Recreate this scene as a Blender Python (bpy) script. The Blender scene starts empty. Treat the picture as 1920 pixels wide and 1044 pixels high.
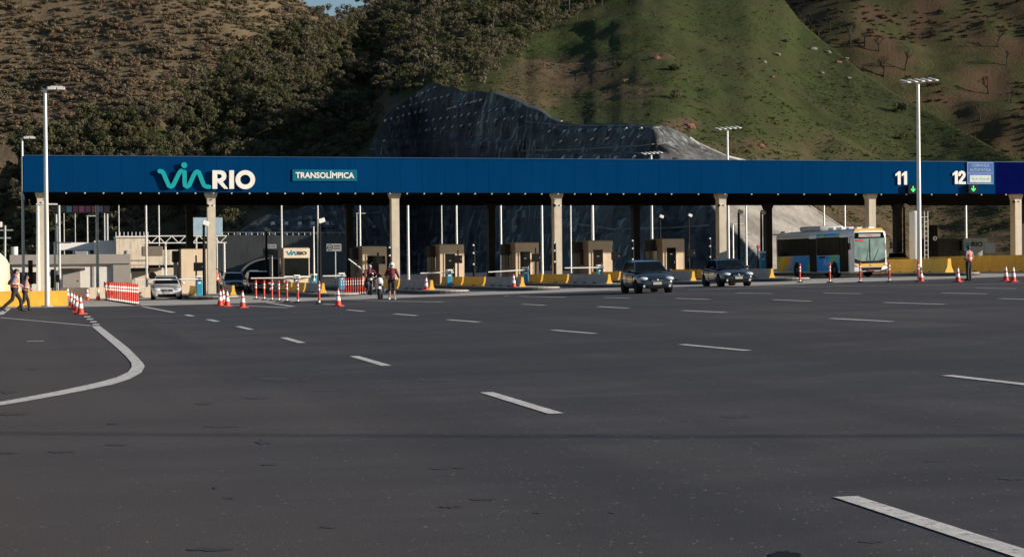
import bpy, bmesh, math, random
import numpy as np
from mathutils import Vector, Matrix, noise
R = math.radians
rnd = random.Random(7)
SC = bpy.context.scene
COL = SC.collection

# ------------------------------------------------------------------ camera, sky, sun, exposure
F = 3410.0                      # focal length in photo pixels (photo 1920 wide)
YAW, PITCH, ROLL, EYE = R(14.2), 15.0/3410.0, 0.0089, 1.57
fwd = Vector((math.sin(YAW)*math.cos(PITCH), math.cos(YAW)*math.cos(PITCH), -math.sin(PITCH)))
r0 = Vector((math.cos(YAW), -math.sin(YAW), 0.0))
u0 = r0.cross(fwd)
cright = r0*math.cos(ROLL) - u0*math.sin(ROLL)
cup = r0*math.sin(ROLL) + u0*math.cos(ROLL)
cd = bpy.data.cameras.new('camera')
cam = bpy.data.objects.new('camera', cd); COL.objects.link(cam)
m3 = Matrix((cright, cup, -fwd)).transposed()
cam.matrix_world = Matrix.Translation((0, 0, EYE)) @ m3.to_4x4()
cd.sensor_fit = 'HORIZONTAL'; cd.sensor_width = 36.0; cd.lens = F/1920*36.0
cd.clip_start = 0.1; cd.clip_end = 6000
SC.camera = cam

SUN_EL = R(15.5)
SUN_AZ = R(115.0)               # clockwise from +Y
sdir = Vector((math.sin(SUN_AZ)*math.cos(SUN_EL), math.cos(SUN_AZ)*math.cos(SUN_EL), math.sin(SUN_EL)))
W = bpy.data.worlds.new('World'); SC.world = W; W.use_nodes = True
nt = W.node_tree; nt.nodes.clear()
wo = nt.nodes.new('ShaderNodeOutputWorld'); wb = nt.nodes.new('ShaderNodeBackground'); ws = nt.nodes.new('ShaderNodeTexSky')
ws.sky_type = 'NISHITA'; ws.sun_disc = False; ws.sun_elevation = SUN_EL; ws.sun_rotation = SUN_AZ
ws.air_density = 1.0; ws.dust_density = 0.3; ws.ozone_density = 2.0
wb.inputs['Strength'].default_value = 0.06
nt.links.new(ws.outputs[0], wb.inputs[0]); nt.links.new(wb.outputs[0], wo.inputs[0])
sl = bpy.data.lights.new('sun', 'SUN'); sl.energy = 4.5; sl.angle = R(0.5); sl.color = (1.0, 0.88, 0.74)
so = bpy.data.objects.new('sun', sl); COL.objects.link(so)
so.rotation_euler = sdir.to_track_quat('Z', 'Y').to_euler()
SC.view_settings.view_transform = 'Standard'; SC.view_settings.look = 'None'
SC.view_settings.exposure = 0.72; SC.view_settings.gamma = 1.0

# ------------------------------------------------------------------ geometry of the place
def gz(x):                      # the plaza has a 2 % cross fall, rising to the right
    t = x - 6.0
    s = 2.0
    sp = s*math.log1p(math.exp(max(-40, min(40, t/s))))
    return 0.022*min(sp, 66.0)
def ray(px, py):
    return (fwd*F + cright*(px-960.0) + cup*(522.0-py)).normalized()
def onplaneY(px, py, Y):
    d = ray(px, py); t = Y/d.y
    return Vector((0, 0, EYE)) + d*t
def at(px, Y, py=520.0):        # ground point seen at column px at lane distance Y
    p = onplaneY(px, py, Y); return Vector((p.x, Y, gz(p.x)))
def ground(px, py):             # ground point seen at a pixel
    d = ray(px, py); z = 0.0; p = None
    for _ in range(40):
        t = (z-EYE)/d.z
        p = Vector((0, 0, EYE)) + d*t
        z = 0.6*z + 0.4*gz(p.x)
    return Vector((p.x, p.y, gz(p.x)))
def atd(px, py, dist):          # point at a depth along the view axis
    d = fwd*F + cright*(px-960.0) + cup*(522.0-py)
    return Vector((0, 0, EYE)) + d*(dist/F)
def interp(pts, x):
    if x <= pts[0][0]: return pts[0][1]
    for (a, b), (c, d) in zip(pts, pts[1:]):
        if x <= c: return b + (d-b)*(x-a)/(c-a)
    return pts[-1][1]

# ------------------------------------------------------------------ materials
MATS = {}
def M(name, col, rough=0.6, metal=0.0, var=0.12, scale=2.5, bump=0.0, bscale=30.0, spec=0.5, coat=0.0, emit=0.0, stain=0.0, coords='Object'):
    if name in MATS: return MATS[name]
    m = bpy.data.materials.new(name); m.use_nodes = True; MATS[name] = m
    n = m.node_tree.nodes; l = m.node_tree.links; b = n['Principled BSDF']
    b.inputs['Roughness'].default_value = rough; b.inputs['Metallic'].default_value = metal
    b.inputs['Specular IOR Level'].default_value = spec; b.inputs['Coat Weight'].default_value = coat
    tc = n.new('ShaderNodeTexCoord')
    c1 = tuple(c*(1-var) for c in col)+(1,); c2 = tuple(min(1, c*(1+var)) for c in col)+(1,)
    nz = n.new('ShaderNodeTexNoise'); nz.inputs['Scale'].default_value = scale; nz.inputs['Detail'].default_value = 5
    l.new(tc.outputs[coords], nz.inputs['Vector'])
    mx = n.new('ShaderNodeMix'); mx.data_type = 'RGBA'
    mx.inputs['A'].default_value = c1; mx.inputs['B'].default_value = c2
    mr = n.new('ShaderNodeMapRange'); mr.inputs['From Min'].default_value = 0.3; mr.inputs['From Max'].default_value = 0.7
    l.new(nz.outputs['Fac'], mr.inputs['Value']); l.new(mr.outputs[0], mx.inputs['Factor'])
    out = mx.outputs['Result']
    if stain > 0:               # dark run-off streaks, stretched vertically
        mp = n.new('ShaderNodeMapping'); mp.inputs['Scale'].default_value = (2.2, 2.2, 0.25)
        l.new(tc.outputs[coords], mp.inputs['Vector'])
        n2 = n.new('ShaderNodeTexNoise'); n2.inputs['Scale'].default_value = 1.6; n2.inputs['Detail'].default_value = 6
        l.new(mp.outputs[0], n2.inputs['Vector'])
        r2 = n.new('ShaderNodeMapRange'); r2.inputs['From Min'].default_value = 0.48; r2.inputs['From Max'].default_value = 0.72
        l.new(n2.outputs['Fac'], r2.inputs['Value'])
        m2 = n.new('ShaderNodeMix'); m2.data_type = 'RGBA'; m2.blend_type = 'MULTIPLY'
        m2.inputs['B'].default_value = (1-stain, 1-stain, 1-stain*0.95, 1)
        l.new(r2.outputs[0], m2.inputs['Factor']); l.new(out, m2.inputs['A']); out = m2.outputs['Result']
    l.new(out, b.inputs['Base Color'])
    if bump > 0:
        nb = n.new('ShaderNodeTexNoise'); nb.inputs['Scale'].default_value = bscale; nb.inputs['Detail'].default_value = 6
        l.new(tc.outputs[coords], nb.inputs['Vector'])
        bp = n.new('ShaderNodeBump'); bp.inputs['Strength'].default_value = bump
        l.new(nb.outputs['Fac'], bp.inputs['Height']); l.new(bp.outputs[0], b.inputs['Normal'])
    if emit > 0:
        b.inputs['Emission Color'].default_value = tuple(col)+(1,); b.inputs['Emission Strength'].default_value = emit
    return m

m_blue = M('fascia_blue', (0.0012, 0.037, 0.122), 0.6, var=0.07, scale=0.25, stain=0.08, spec=0.0)
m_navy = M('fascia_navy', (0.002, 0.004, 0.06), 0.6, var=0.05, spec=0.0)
m_soffit = M('soffit_shade', (0.012, 0.011, 0.010), 0.9, var=0.2, spec=0.1)  # near-black base puts the shade under the canopy into the colour
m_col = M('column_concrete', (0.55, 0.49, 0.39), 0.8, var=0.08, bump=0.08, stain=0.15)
m_coldark = M('column_shade', (0.03, 0.026, 0.024), 0.8, var=0.2)  # shade on the rear columns put into the colour; other dark parts share it
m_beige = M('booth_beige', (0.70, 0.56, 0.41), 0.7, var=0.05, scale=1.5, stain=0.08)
m_beige_shade = M('booth_beige_shade', (0.30, 0.225, 0.16), 0.7, var=0.08)  # darker copy of the booth beige; shade of the side walls put into colour
m_black = M('black_paint', (0.009, 0.009, 0.010), 0.6, var=0.2, spec=0.12)
m_rubber = M('rubber', (0.014, 0.014, 0.015), 0.85, var=0.2, spec=0.2)
m_glassd = M('dark_glass', (0.006, 0.008, 0.010), 0.06, var=0.1, spec=0.22)
m_white = M('white_paint', (0.78, 0.76, 0.72), 0.5, var=0.05)
m_pole = M('galvanised_pole', (0.62, 0.61, 0.58), 0.4, metal=0.35, var=0.06, scale=6)
m_lamp = M('lamp_housing', (0.60, 0.60, 0.58), 0.45, var=0.08)
m_yellow = M('barrier_yellow', (0.80, 0.45, 0.05), 0.65, var=0.08, scale=3, stain=0.18)
m_conc = M('barrier_concrete', (0.30, 0.29, 0.275), 0.85, var=0.12, scale=3, bump=0.1, stain=0.25)
m_kerb = M('kerb_dark', (0.06, 0.057, 0.055), 0.85, var=0.25, bump=0.1)
m_island = M('island_concrete', (0.36, 0.345, 0.32), 0.85, var=0.12, bump=0.1)
m_apron = M('apron_concrete', (0.40, 0.375, 0.34), 0.85, var=0.16, scale=0.35, bump=0.05, stain=0.2)
m_paint = M('road_paint', (0.60, 0.58, 0.545), 0.7, var=0.2, scale=5, bump=0.1)
_n = m_paint.node_tree.nodes; _l = m_paint.node_tree.links; _b = _n['Principled BSDF']
_src = _b.inputs['Base Color'].links[0].from_socket
_tc = _n.new('ShaderNodeTexCoord'); _nz = _n.new('ShaderNodeTexNoise'); _nz.inputs['Scale'].default_value = 16; _nz.inputs['Detail'].default_value = 8; _nz.inputs['Roughness'].default_value = .7
_l.new(_tc.outputs['Object'], _nz.inputs['Vector'])
_mr = _n.new('ShaderNodeMapRange'); _mr.inputs['From Min'].default_value = .53; _mr.inputs['From Max'].default_value = .63; _mr.inputs['To Max'].default_value = .75; _l.new(_nz.outputs['Fac'], _mr.inputs['Value'])
_mx = _n.new('ShaderNodeMix'); _mx.data_type = 'RGBA'; _mx.inputs['B'].default_value = (.11, .105, .10, 1); _l.new(_mr.outputs[0], _mx.inputs['Factor']); _l.new(_src, _mx.inputs['A']); _l.new(_mx.outputs['Result'], _b.inputs['Base Color'])
m_red = M('cone_red', (0.56, 0.040, 0.022), 0.6, var=0.1)
m_refl = M('reflective_white', (0.80, 0.78, 0.76), 0.45, var=0.05)
m_teal = M('logo_teal', (0.012, 0.33, 0.36), 0.5, var=0.03, spec=0.1)
m_tealp = M('teal_panel', (0.006, 0.125, 0.20), 0.5, var=0.05, spec=0.08)
m_cab = M('cabinet_blue', (0.02, 0.27, 0.43), 0.5, var=0.06)
m_signblue = M('sign_blue', (0.02, 0.09, 0.33), 0.45, var=0.04)
m_signgrey = M('sign_grey', (0.26, 0.28, 0.29), 0.5, var=0.1)
m_green = M('signal_green', (0.03, 0.75, 0.20), 0.5, emit=0.55, var=0.0)
m_redlamp = M('signal_red', (0.9, 0.04, 0.08), 0.5, emit=0.7, var=0.0)
m_wallw = M('wall_white', (0.70, 0.67, 0.62), 0.85, var=0.05, bump=0.04, stain=0.06)
m_wallg = M('wall_grey', (0.30, 0.275, 0.25), 0.85, var=0.06, bump=0.04)
m_stained = M('wall_stained', (0.66, 0.57, 0.44), 0.9, var=0.12, scale=1.4, bump=0.06, stain=0.45)
m_cream = M('wall_cream', (0.66, 0.57, 0.44), 0.85, var=0.08, stain=0.2)
m_steel = M('steel_grey', (0.30, 0.31, 0.31), 0.5, metal=0.3, var=0.12)
m_skin = M('skin', (0.36, 0.19, 0.125), 0.55, var=0.06)
m_hair = M('hair_black', (0.012, 0.010, 0.009), 0.5, var=0.2)
m_vest = M('vest_orange', (0.80, 0.20, 0.10), 0.7, var=0.1, scale=8)
m_shirt = M('shirt_blue', (0.14, 0.17, 0.27), 0.8, var=0.1, scale=8)
m_trous = M('trousers_black', (0.022, 0.019, 0.020), 0.85, var=0.2, scale=8)
m_jacket = M('jacket_red', (0.13, 0.015, 0.024), 0.75, var=0.2, scale=7)
m_chrome = M('chrome', (0.55, 0.55, 0.55), 0.2, metal=0.9, var=0.05)
m_headl = M('headlight_glass', (0.55, 0.58, 0.60), 0.12, var=0.05, spec=0.8)
m_plate = M('number_plate', (0.42, 0.42, 0.42), 0.5, var=0.25, scale=18)

# ------------------------------------------------------------------ mesh helpers
class MB:
    def __init__(s): s.bm = bmesh.new()
    def box(s, cx, cy, cz, sx, sy, sz, bev=0.0, rz=0.0, rx=0.0, ry=0.0, seg=1):
        mt = Matrix.Translation((cx, cy, cz)) @ Matrix.Rotation(rz, 4, 'Z') @ Matrix.Rotation(ry, 4, 'Y') @ Matrix.Rotation(rx, 4, 'X') @ Matrix.Diagonal((sx, sy, sz, 1))
        g = bmesh.ops.create_cube(s.bm, size=1.0, matrix=mt)
        if bev > 0:
            es = list({e for v in g['verts'] for e in v.link_edges})
            bmesh.ops.bevel(s.bm, geom=es, offset=bev, segments=seg, affect='EDGES', profile=0.5)
        return s
    def cyl(s, p0, p1, ra, rb=None, n=12):
        rb = ra if rb is None else rb
        p0 = Vector(p0); p1 = Vector(p1); d = p1-p0; L = d.length
        if L < 1e-6: return s
        mt = Matrix.Translation((p0+p1)/2) @ d.to_track_quat('Z', 'Y').to_matrix().to_4x4()
        bmesh.ops.create_cone(s.bm, cap_ends=True, segments=n, radius1=max(ra, 1e-4), radius2=max(rb, 1e-4), depth=L, matrix=mt)
        return s
    def tube(s, pts, r, n=8):
        pts = [Vector(p) for p in pts]
        for a, b in zip(pts, pts[1:]): s.cyl(a, b, r, r, n)
        for p in pts[1:-1]: s.sph(p, r, r, r, 8, 6)
        return s
    def sph(s, c, rx, ry=None, rz=None, u=14, v=10):
        ry = rx if ry is None else ry; rz = rx if rz is None else rz
        bmesh.ops.create_uvsphere(s.bm, u_segments=u, v_segments=v, radius=1.0, matrix=Matrix.Translation(c) @ Matrix.Diagonal((rx, ry, rz, 1)))
        return s
    def lathe(s, prof, n=16, c=(0, 0, 0)):
        rings = []
        for r, z in prof:
            rings.append([s.bm.verts.new((c[0]+r*math.cos(2*math.pi*k/n), c[1]+r*math.sin(2*math.pi*k/n), c[2]+z)) for k in range(n)])
        for a, b in zip(rings, rings[1:]):
            for k in range(n): s.bm.faces.new((a[k], a[(k+1) % n], b[(k+1) % n], b[k]))
        s.bm.faces.new(rings[0][::-1]); s.bm.faces.new(rings[-1])
        return s
    def prism(s, poly, axis, a, b):
        def P(u, v, w):
            return {'y': (u, w, v), 'x': (w, u, v), 'z': (u, v, w)}[axis]
        A = [s.bm.verts.new(P(u, v, a)) for u, v in poly]; B = [s.bm.verts.new(P(u, v, b)) for u, v in poly]
        n = len(poly)
        fs = [s.bm.faces.new(A), s.bm.faces.new(B)]
        for k in range(n): fs.append(s.bm.faces.new((A[k], A[(k+1) % n], B[(k+1) % n], B[k])))
        bmesh.ops.recalc_face_normals(s.bm, faces=fs)
        return s
    def loft(s, rings):
        rv = [[s.bm.verts.new(p) for p in r] for r in rings]; n = len(rings[0]); fs = []
        for a, b in zip(rv, rv[1:]):
            for k in range(n): fs.append(s.bm.faces.new((a[k], a[(k+1) % n], b[(k+1) % n], b[k])))
        fs.append(s.bm.faces.new(rv[0][::-1])); fs.append(s.bm.faces.new(rv[-1]))
        bmesh.ops.recalc_face_normals(s.bm, faces=fs)
        return s
    def face(s, pts):
        s.bm.faces.new([s.bm.verts.new(p) for p in pts]); return s
    def slab(s, pts, off):      # polygon given a thickness along off
        off = Vector(off)
        A = [s.bm.verts.new(p) for p in pts]; B = [s.bm.verts.new(Vector(p)+off) for p in pts]; n = len(pts)
        fs = [s.bm.faces.new(A), s.bm.faces.new(B[::-1])]
        for k in range(n): fs.append(s.bm.faces.new((A[k], B[k], B[(k+1) % n], A[(k+1) % n])))
        bmesh.ops.recalc_face_normals(s.bm, faces=fs)
        return s
    def stroke(s, pts, w, y0, y1):   # round-ended ribbon in the XZ plane
        for a, b in zip(pts, pts[1:]):
            a = Vector(a); b = Vector(b); d = (b-a)
            if d.length < 1e-6: continue
            d.normalize(); nn = Vector((-d.y, d.x))*w/2
            s.prism([tuple(a+nn), tuple(a-nn), tuple(b-nn), tuple(b+nn)], 'y', y0, y1)
        for k, p in enumerate(pts):
            e = 0.0008*(k % 5)
            s.prism([(p[0]+w/2*math.cos(t*math.pi/8), p[1]+w/2*math.sin(t*math.pi/8)) for t in range(16)], 'y', y0-0.002-e, y1)
        return s
    def build(s, name, mat, parent=None, smooth=False, sub=0, loc=None):
        me = bpy.data.meshes.new(name); s.bm.to_mesh(me); s.bm.free()
        o = bpy.data.objects.new(name, me); COL.objects.link(o)
        for mm in (mat if isinstance(mat, (list, tuple)) else [mat]): me.materials.append(mm)
        if sub:
            md = o.modifiers.new('sub', 'SUBSURF'); md.levels = sub; md.render_levels = sub
            bake(o)
        if smooth:
            me = o.data
            me.polygons.foreach_set('use_smooth', [True]*len(me.polygons))
            try: me.set_sharp_from_angle(angle=R(35))
            except Exception: pass
        if parent: o.parent = parent
        if loc is not None: o.location = loc
        return o
def bake(o):
    dg = bpy.context.evaluated_depsgraph_get(); dg.update()
    me = bpy.data.meshes.new_from_object(o.evaluated_get(dg), depsgraph=dg)
    o.modifiers.clear(); o.data = me
def thing(name, label, cat, loc=(0, 0, 0), rz=0.0, group=None, tilt=0.0):
    o = bpy.data.objects.new(name, None); COL.objects.link(o); o.empty_display_size = 0.3
    o.location = loc; o.rotation_euler = (0, tilt, rz); o['label'] = label; o['category'] = cat
    if group: o['group'] = group
    return o
def tag(o, label, cat, group=None, kind=None):
    if label: o['label'] = label
    if cat: o['category'] = cat
    if group: o['group'] = group
    if kind: o['kind'] = kind
    return o
def struct(o, label=None):
    o['kind'] = 'structure'
    if label: o['label'] = label
    return o
def dup(root, loc, rz=0.0, label=None, group=None, tilt=None):
    r = root.copy(); COL.objects.link(r); r.location = loc
    r.rotation_euler = (0, root.rotation_euler[1] if tilt is None else tilt, rz)
    if label: r['label'] = label
    if group: r['group'] = group
    for ch in list(root.children):
        c = ch.copy(); COL.objects.link(c); c.parent = r
        for g in ch.children:
            d = g.copy(); COL.objects.link(d); d.parent = c
    return r
def text(name, body, size, depth, mat, parent, loc, width=None, bold=0.0, shear=0.0):
    cu = bpy.data.curves.new('t', 'FONT'); cu.body = body; cu.size = size; cu.extrude = depth/2; cu.offset = bold*size
    cu.align_x = 'CENTER'; cu.align_y = 'CENTER'; cu.resolution_u = 4; cu.shear = shear
    t = bpy.data.objects.new('t', cu); COL.objects.link(t)
    dg = bpy.context.evaluated_depsgraph_get(); dg.update()
    me = bpy.data.meshes.new_from_object(t.evaluated_get(dg), depsgraph=dg)
    bpy.data.objects.remove(t)
    o = bpy.data.objects.new(name, me); COL.objects.link(o); me.materials.clear(); me.materials.append(mat); me.name = name
    xs = [v.co.x for v in me.vertices]
    k = 1.0
    if width and xs: k = width/(max(xs)-min(xs))
    me.transform(Matrix.Rotation(math.pi/2, 4, 'X') @ Matrix.Diagonal((k, 1, 1, 1)))
    o.location = loc
    if parent: o.parent = parent
    return o
def npmesh(name, V, Fq, mats, mi=None, smooth=False):
    me = bpy.data.meshes.new(name); nv = len(V); nf = len(Fq); k = Fq.shape[1]
    me.vertices.add(nv); me.vertices.foreach_set('co', np.ascontiguousarray(V, dtype=np.float32).ravel())
    me.loops.add(nf*k); me.loops.foreach_set('vertex_index', np.ascontiguousarray(Fq, dtype=np.int32).ravel())
    me.polygons.add(nf); me.polygons.foreach_set('loop_start', np.arange(0, nf*k, k, dtype=np.int32))
    me.polygons.foreach_set('loop_total', np.full(nf, k, dtype=np.int32))
    for mm in mats: me.materials.append(mm)
    if mi is not None: me.polygons.foreach_set('material_index', np.ascontiguousarray(mi, dtype=np.int32))
    if smooth: me.polygons.foreach_set('use_smooth', np.ones(nf, dtype=bool))
    me.update(calc_edges=True)
    return me

# ------------------------------------------------------------------ ground, road, markings
def asphalt():
    m = bpy.data.materials.new('asphalt'); m.use_nodes = True
    n = m.node_tree.nodes; l = m.node_tree.links; b = n['Principled BSDF']
    tc = n.new('ShaderNodeTexCoord')
    def nz(scale, det=5, sc=(1, 1, 1), rough=0.55):
        mp = n.new('ShaderNodeMapping'); mp.inputs['Scale'].default_value = sc
        l.new(tc.outputs['Object'], mp.inputs['Vector'])
        t = n.new('ShaderNodeTexNoise'); t.inputs['Scale'].default_value = scale; t.inputs['Detail'].default_value = det; t.inputs['Roughness'].default_value = rough
        l.new(mp.outputs[0], t.inputs['Vector']); return t.outputs['Fac']
    def rng(v, a, b2, c=0.0, d=1.0):
        r = n.new('ShaderNodeMapRange'); l.new(v, r.inputs['Value'])
        for k, x in zip(('From Min', 'From Max', 'To Min', 'To Max'), (a, b2, c, d)): r.inputs[k].default_value = x
        return r.outputs[0]
    def mix(fac, A, B, mode='MIX'):
        x = n.new('ShaderNodeMix'); x.data_type = 'RGBA'; x.blend_type = mode
        if isinstance(fac, float): x.inputs['Factor'].default_value = fac
        else: l.new(fac, x.inputs['Factor'])
        for k, v in (('A', A), ('B', B)):
            if isinstance(v, tuple): x.inputs[k].default_value = v
            else: l.new(v, x.inputs[k])
        return x.outputs['Result']
    c = mix(rng(nz(0.07, 3), 0.40, 0.60), (0.036, 0.040, 0.051, 1), (0.078, 0.068, 0.068, 1))
    c = mix(rng(nz(0.5, 4, (1.6, 0.35, 1)), 0.35, 0.7), c, (0.045, 0.046, 0.053, 1))
    c = mix(rng(nz(0.9, 6, (0.5, 1.0, 1), 0.7), 0.46, 0.62, 0, 0.6), c, (0.076, 0.074, 0.077, 1))
    c = mix(rng(nz(0.16, 4, (0.22, 1.5, 1)), 0.46, 0.62, 0, 0.75), c, (0.032, 0.033, 0.040, 1))
    sx = n.new('ShaderNodeSeparateXYZ'); l.new(tc.outputs['Object'], sx.inputs[0])
    wn = n.new('ShaderNodeMath'); wn.operation = 'MULTIPLY_ADD'; wn.inputs[1].default_value = 9.0; l.new(nz(0.10, 4), wn.inputs[0]); l.new(sx.outputs['X'], wn.inputs[2])
    c = mix(rng(wn.outputs[0], 4.2, 9.2, .75, 0), c, (0.080, 0.067, 0.062, 1))
    # wheel-track darkening along the lanes
    c = mix(rng(nz(0.16, 4, (2.6, 0.10, 1)), 0.46, 0.62, 0, 0.6), c, (0.034, 0.035, 0.041, 1))
    # small tyre scuffs and oil spots
    sc1 = nz(1.1, 3, (1.2, 0.45, 1)); sc2 = nz(5.0, 3, (1.0, 0.9, 1))
    c = mix(rng(sc1, 0.70, 0.76, 0, 0.55), c, (0.026, 0.026, 0.028, 1))
    c = mix(rng(sc2, 0.74, 0.79, 0, 0.55), c, (0.028, 0.028, 0.030, 1))
    # aggregate
    c = mix(rng(nz(70, 2, (1, 1, 1), 0.7), 0.3, 0.75), mix(1.0, c, (0.80, 0.80, 0.80, 1), 'MULTIPLY'), mix(1.0, c, (1.22, 1.22, 1.22, 1), 'MULTIPLY'))
    c = mix(rng(nz(22, 1, (1, 1, 1), 0.5), 0.735, 0.77, 0, 0.8), c, (0.30, 0.27, 0.24, 1))
    l.new(c, b.inputs['Base Color'])
    b.inputs['Roughness'].default_value = 0.88; b.inputs['Specular IOR Level'].default_value = 0.25
    bp = n.new('ShaderNodeBump'); bp.inputs['Strength'].default_value = 0.35; bp.inputs['Distance'].default_value = 0.01
    l.new(nz(90, 4), bp.inputs['Height']); l.new(bp.outputs[0], b.inputs['Normal'])
    return m
m_asph = asphalt()
m_earth = M('dry_earth', (0.16, 0.115, 0.07), 0.95, var=0.35, scale=0.15, bump=0.2, bscale=1.0)

def sheet(name, x0, x1, y0, y1, dz, mat, step=2.0, ny=12):
    mb = MB(); xs = [x0]
    while xs[-1] + step < x1: xs.append(xs[-1]+step)
    xs.append(x1)
    g = [[mb.bm.verts.new((x, y0+(y1-y0)*j/ny, gz(x)+dz)) for j in range(ny+1)] for x in xs]
    for i in range(len(xs)-1):
        for j in range(ny): mb.bm.faces.new((g[i][j], g[i+1][j], g[i+1][j+1], g[i][j+1]))
    return mb.build(name, mat, smooth=True)
g = MB(); g.face([(-2500, -300, -0.35), (2500, -300, -0.35), (2500, 3000, -0.35), (-2500, 3000, -0.35)])
struct(g.build('ground', m_earth))
struct(sheet('road', -40, 140, -30, 430, 0.0, m_asph), 'dark asphalt toll plaza road with faint stains')
struct(sheet('concrete_apron', -12, 110, 90, 152, 0.004, m_apron), 'pale concrete slab running under the toll canopy')

mk = MB()
def mark(poly, dz=0.008):
    ps = [ground(*p) for p in poly]
    mk.face([(p.x, p.y, p.z+dz) for p in ps])
def dash(x0, y0, x1, y1, w=0.16):
    a = ground(x0, y0); b = ground(x1, y1); d = (b-a); d.z = 0; d.normalize()
    s = Vector((d.y, -d.x, 0))*w/2
    n = max(1, int((b-a).length/2.0))
    for k in range(n):
        p = a.lerp(b, k/n); q = a.lerp(b, (k+1)/n)
        mk.face([(v.x, v.y, gz(v.x)+0.008) for v in (p-s, p+s, q+s, q-s)])
for a in [(1585, 932, 2140, 1112), (912, 736, 1043, 776), (664, 668, 725, 686), (531, 633, 566, 643), (446, 612, 471, 618), (390, 599, 408, 603), (349, 590, 361, 593),
          (268, 575, 326, 586),
          (1036, 619, 1115, 625.5), (1278, 646, 1402, 657.5), (1774, 704, 1990, 729), (840, 599.5, 898, 604), (740, 588.5, 781, 592), (651, 581, 683, 584),
          (980, 570.5, 1022, 572.5), (1121, 575, 1178, 578), (1280, 582.3, 1360, 586), (1558, 597.3, 1672, 603),
          (1450, 562, 1521, 565), (1658, 567.2, 1771, 570.8), (1267, 559.5, 1330, 561.5), (1133, 558, 1180, 559), (1545, 549.5, 1615, 551), (1766, 549.3, 1850, 551),
          (1380, 549.3, 1448, 550.5), (1875, 560, 1960, 562.5), (1830, 540.5, 1905, 541.5),
          (600, 569.5, 640, 572)]:
    dash(*a, w=0.20 if a[1] < 600 else 0.17)
for a in [(640, 562.5, 830, 566.5), (945, 555, 1060, 557.5), (1080, 545.5, 1200, 544), (1290, 543.2, 1560, 537), (1560, 537, 1920, 531.5), (1290, 537, 1500, 536), (500, 567, 550, 575), (430, 572, 540, 577)]:
    dash(*a, w=0.22)
# small block marks below the cones
for (x, y) in [(165, 593.5), (170, 598), (176, 603), (181, 608)]:
    mark([(x-8, y+1.5), (x+4, y+1.5), (x+6, y-0.8), (x-6, y-0.8)])
dash(0, 595.5, 172, 611, 0.14)
dash(0, 590, 16, 578, 0.25)
dash(50, 640, 82, 639.5, 0.25)
st = MB()
def smear(px, py, wpx, hpx, seed):
    r = random.Random(seed); a = ground(px-wpx/2, py); b = ground(px+wpx/2, py); n = 9; up_, lo_ = [], []
    for k in range(n+1):
        f_ = k/n; prof = math.sin(math.pi*min(1, max(0, f_)))**.7+.05
        x = px+wpx*(f_-.5)
        up_.append(ground(x, py-hpx*prof*r.uniform(.25, .6))); lo_.append(ground(x, py+hpx*prof*r.uniform(.25, .6)))
    for k in range(n):
        st.face([(v.x, v.y, gz(v.x)+0.004) for v in (lo_[k], lo_[k+1], up_[k+1], up_[k])])
for k, (px, py, w_, h_) in enumerate([(510, 711, 62, 7), (572, 714, 20, 3), (384, 757, 36, 5), (415, 800, 70, 4), (496, 829, 34, 9), (505, 871, 30, 4), (826, 878, 42, 4), (862, 877, 26, 4), (618, 988, 34, 5), (394, 1030, 92, 8), (845, 950, 44, 6), (905, 936, 50, 5), (1382, 781, 62, 5), (1758, 864, 40, 4), (1635, 1015, 50, 6), (15, 735, 34, 6), (24, 776, 60, 7),
      (214, 794, 26, 5), (220, 834, 46, 4), (18, 849, 40, 4), (116, 847, 52, 4), (405, 915, 10, 5), (432, 934, 24, 3), (482, 746, 44, 5), (612, 732, 56, 4), (820, 713, 90, 5), (1010, 961, 22, 4), (1150, 961, 16, 3), (1250, 821, 60, 3), (1095, 815, 58, 4), (60, 692, 24, 2), (1900, 897, 60, 6)]): smear(px, py, w_, h_, k)
struct(st.build('tyre_stains', M('stain_dark', (0.030, 0.030, 0.032), 0.8, var=0.35, scale=6)), 'short dark tyre scuffs on the asphalt')
sm = MB(); st = sm
smear(1472, 1041, 62, 20, 77)
struct(sm.build('dark_patch', M('patch_dark', (0.010, 0.016, 0.017), 0.9, var=0.2, spec=.1)), 'dark patch at the bottom edge')  # plain dark patch laid on the asphalt
# the big curved edge line
L1 = [(172, 612), (205, 640), (222, 655), (236, 668), (246, 680), (247, 688), (240, 698), (218, 708), (190, 716), (150, 725), (100, 735.5), (50, 745), (0, 754), (-150, 778)]
L2 = [(187, 611), (222, 638), (241, 653), (256, 668), (268, 681), (271.5, 687), (265, 699), (243, 711), (212, 721), (160, 732), (105, 742.5), (52, 752), (0, 760.5), (-150, 785)]
for k in range(len(L1)-1):
    mark([L1[k], L1[k+1], L2[k+1], L2[k]])
struct(mk.build('lane_markings', m_paint), 'white painted lane dashes and edge lines on the asphalt')

# ------------------------------------------------------------------ canopy
YC, YB = 115.0, 138.5
XL = onplaneY(44, 325, YC).x; XR = 84.0
Z0, Z1 = 6.62, 8.82
cn = thing('toll_canopy', 'long flat toll plaza canopy with a blue panelled fascia on concrete columns', 'canopy', (0, 0, 0))
f = MB()
x = XL; navy_x = onplaneY(1866, 330, YC).x; PW = 1.46
while x < navy_x-0.01:
    w = min(PW, navy_x-x); f.box(x+w/2, YC+0.04, (Z0+Z1)/2, w-0.010, 0.08, Z1-Z0, bev=0.004); x += w
f.build('fascia', m_blue, cn)
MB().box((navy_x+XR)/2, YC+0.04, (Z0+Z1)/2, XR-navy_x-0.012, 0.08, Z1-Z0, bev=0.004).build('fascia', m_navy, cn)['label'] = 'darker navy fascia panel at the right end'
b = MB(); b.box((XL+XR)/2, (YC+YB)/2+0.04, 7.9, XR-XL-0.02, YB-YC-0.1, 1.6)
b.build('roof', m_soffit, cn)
b = MB()
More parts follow.
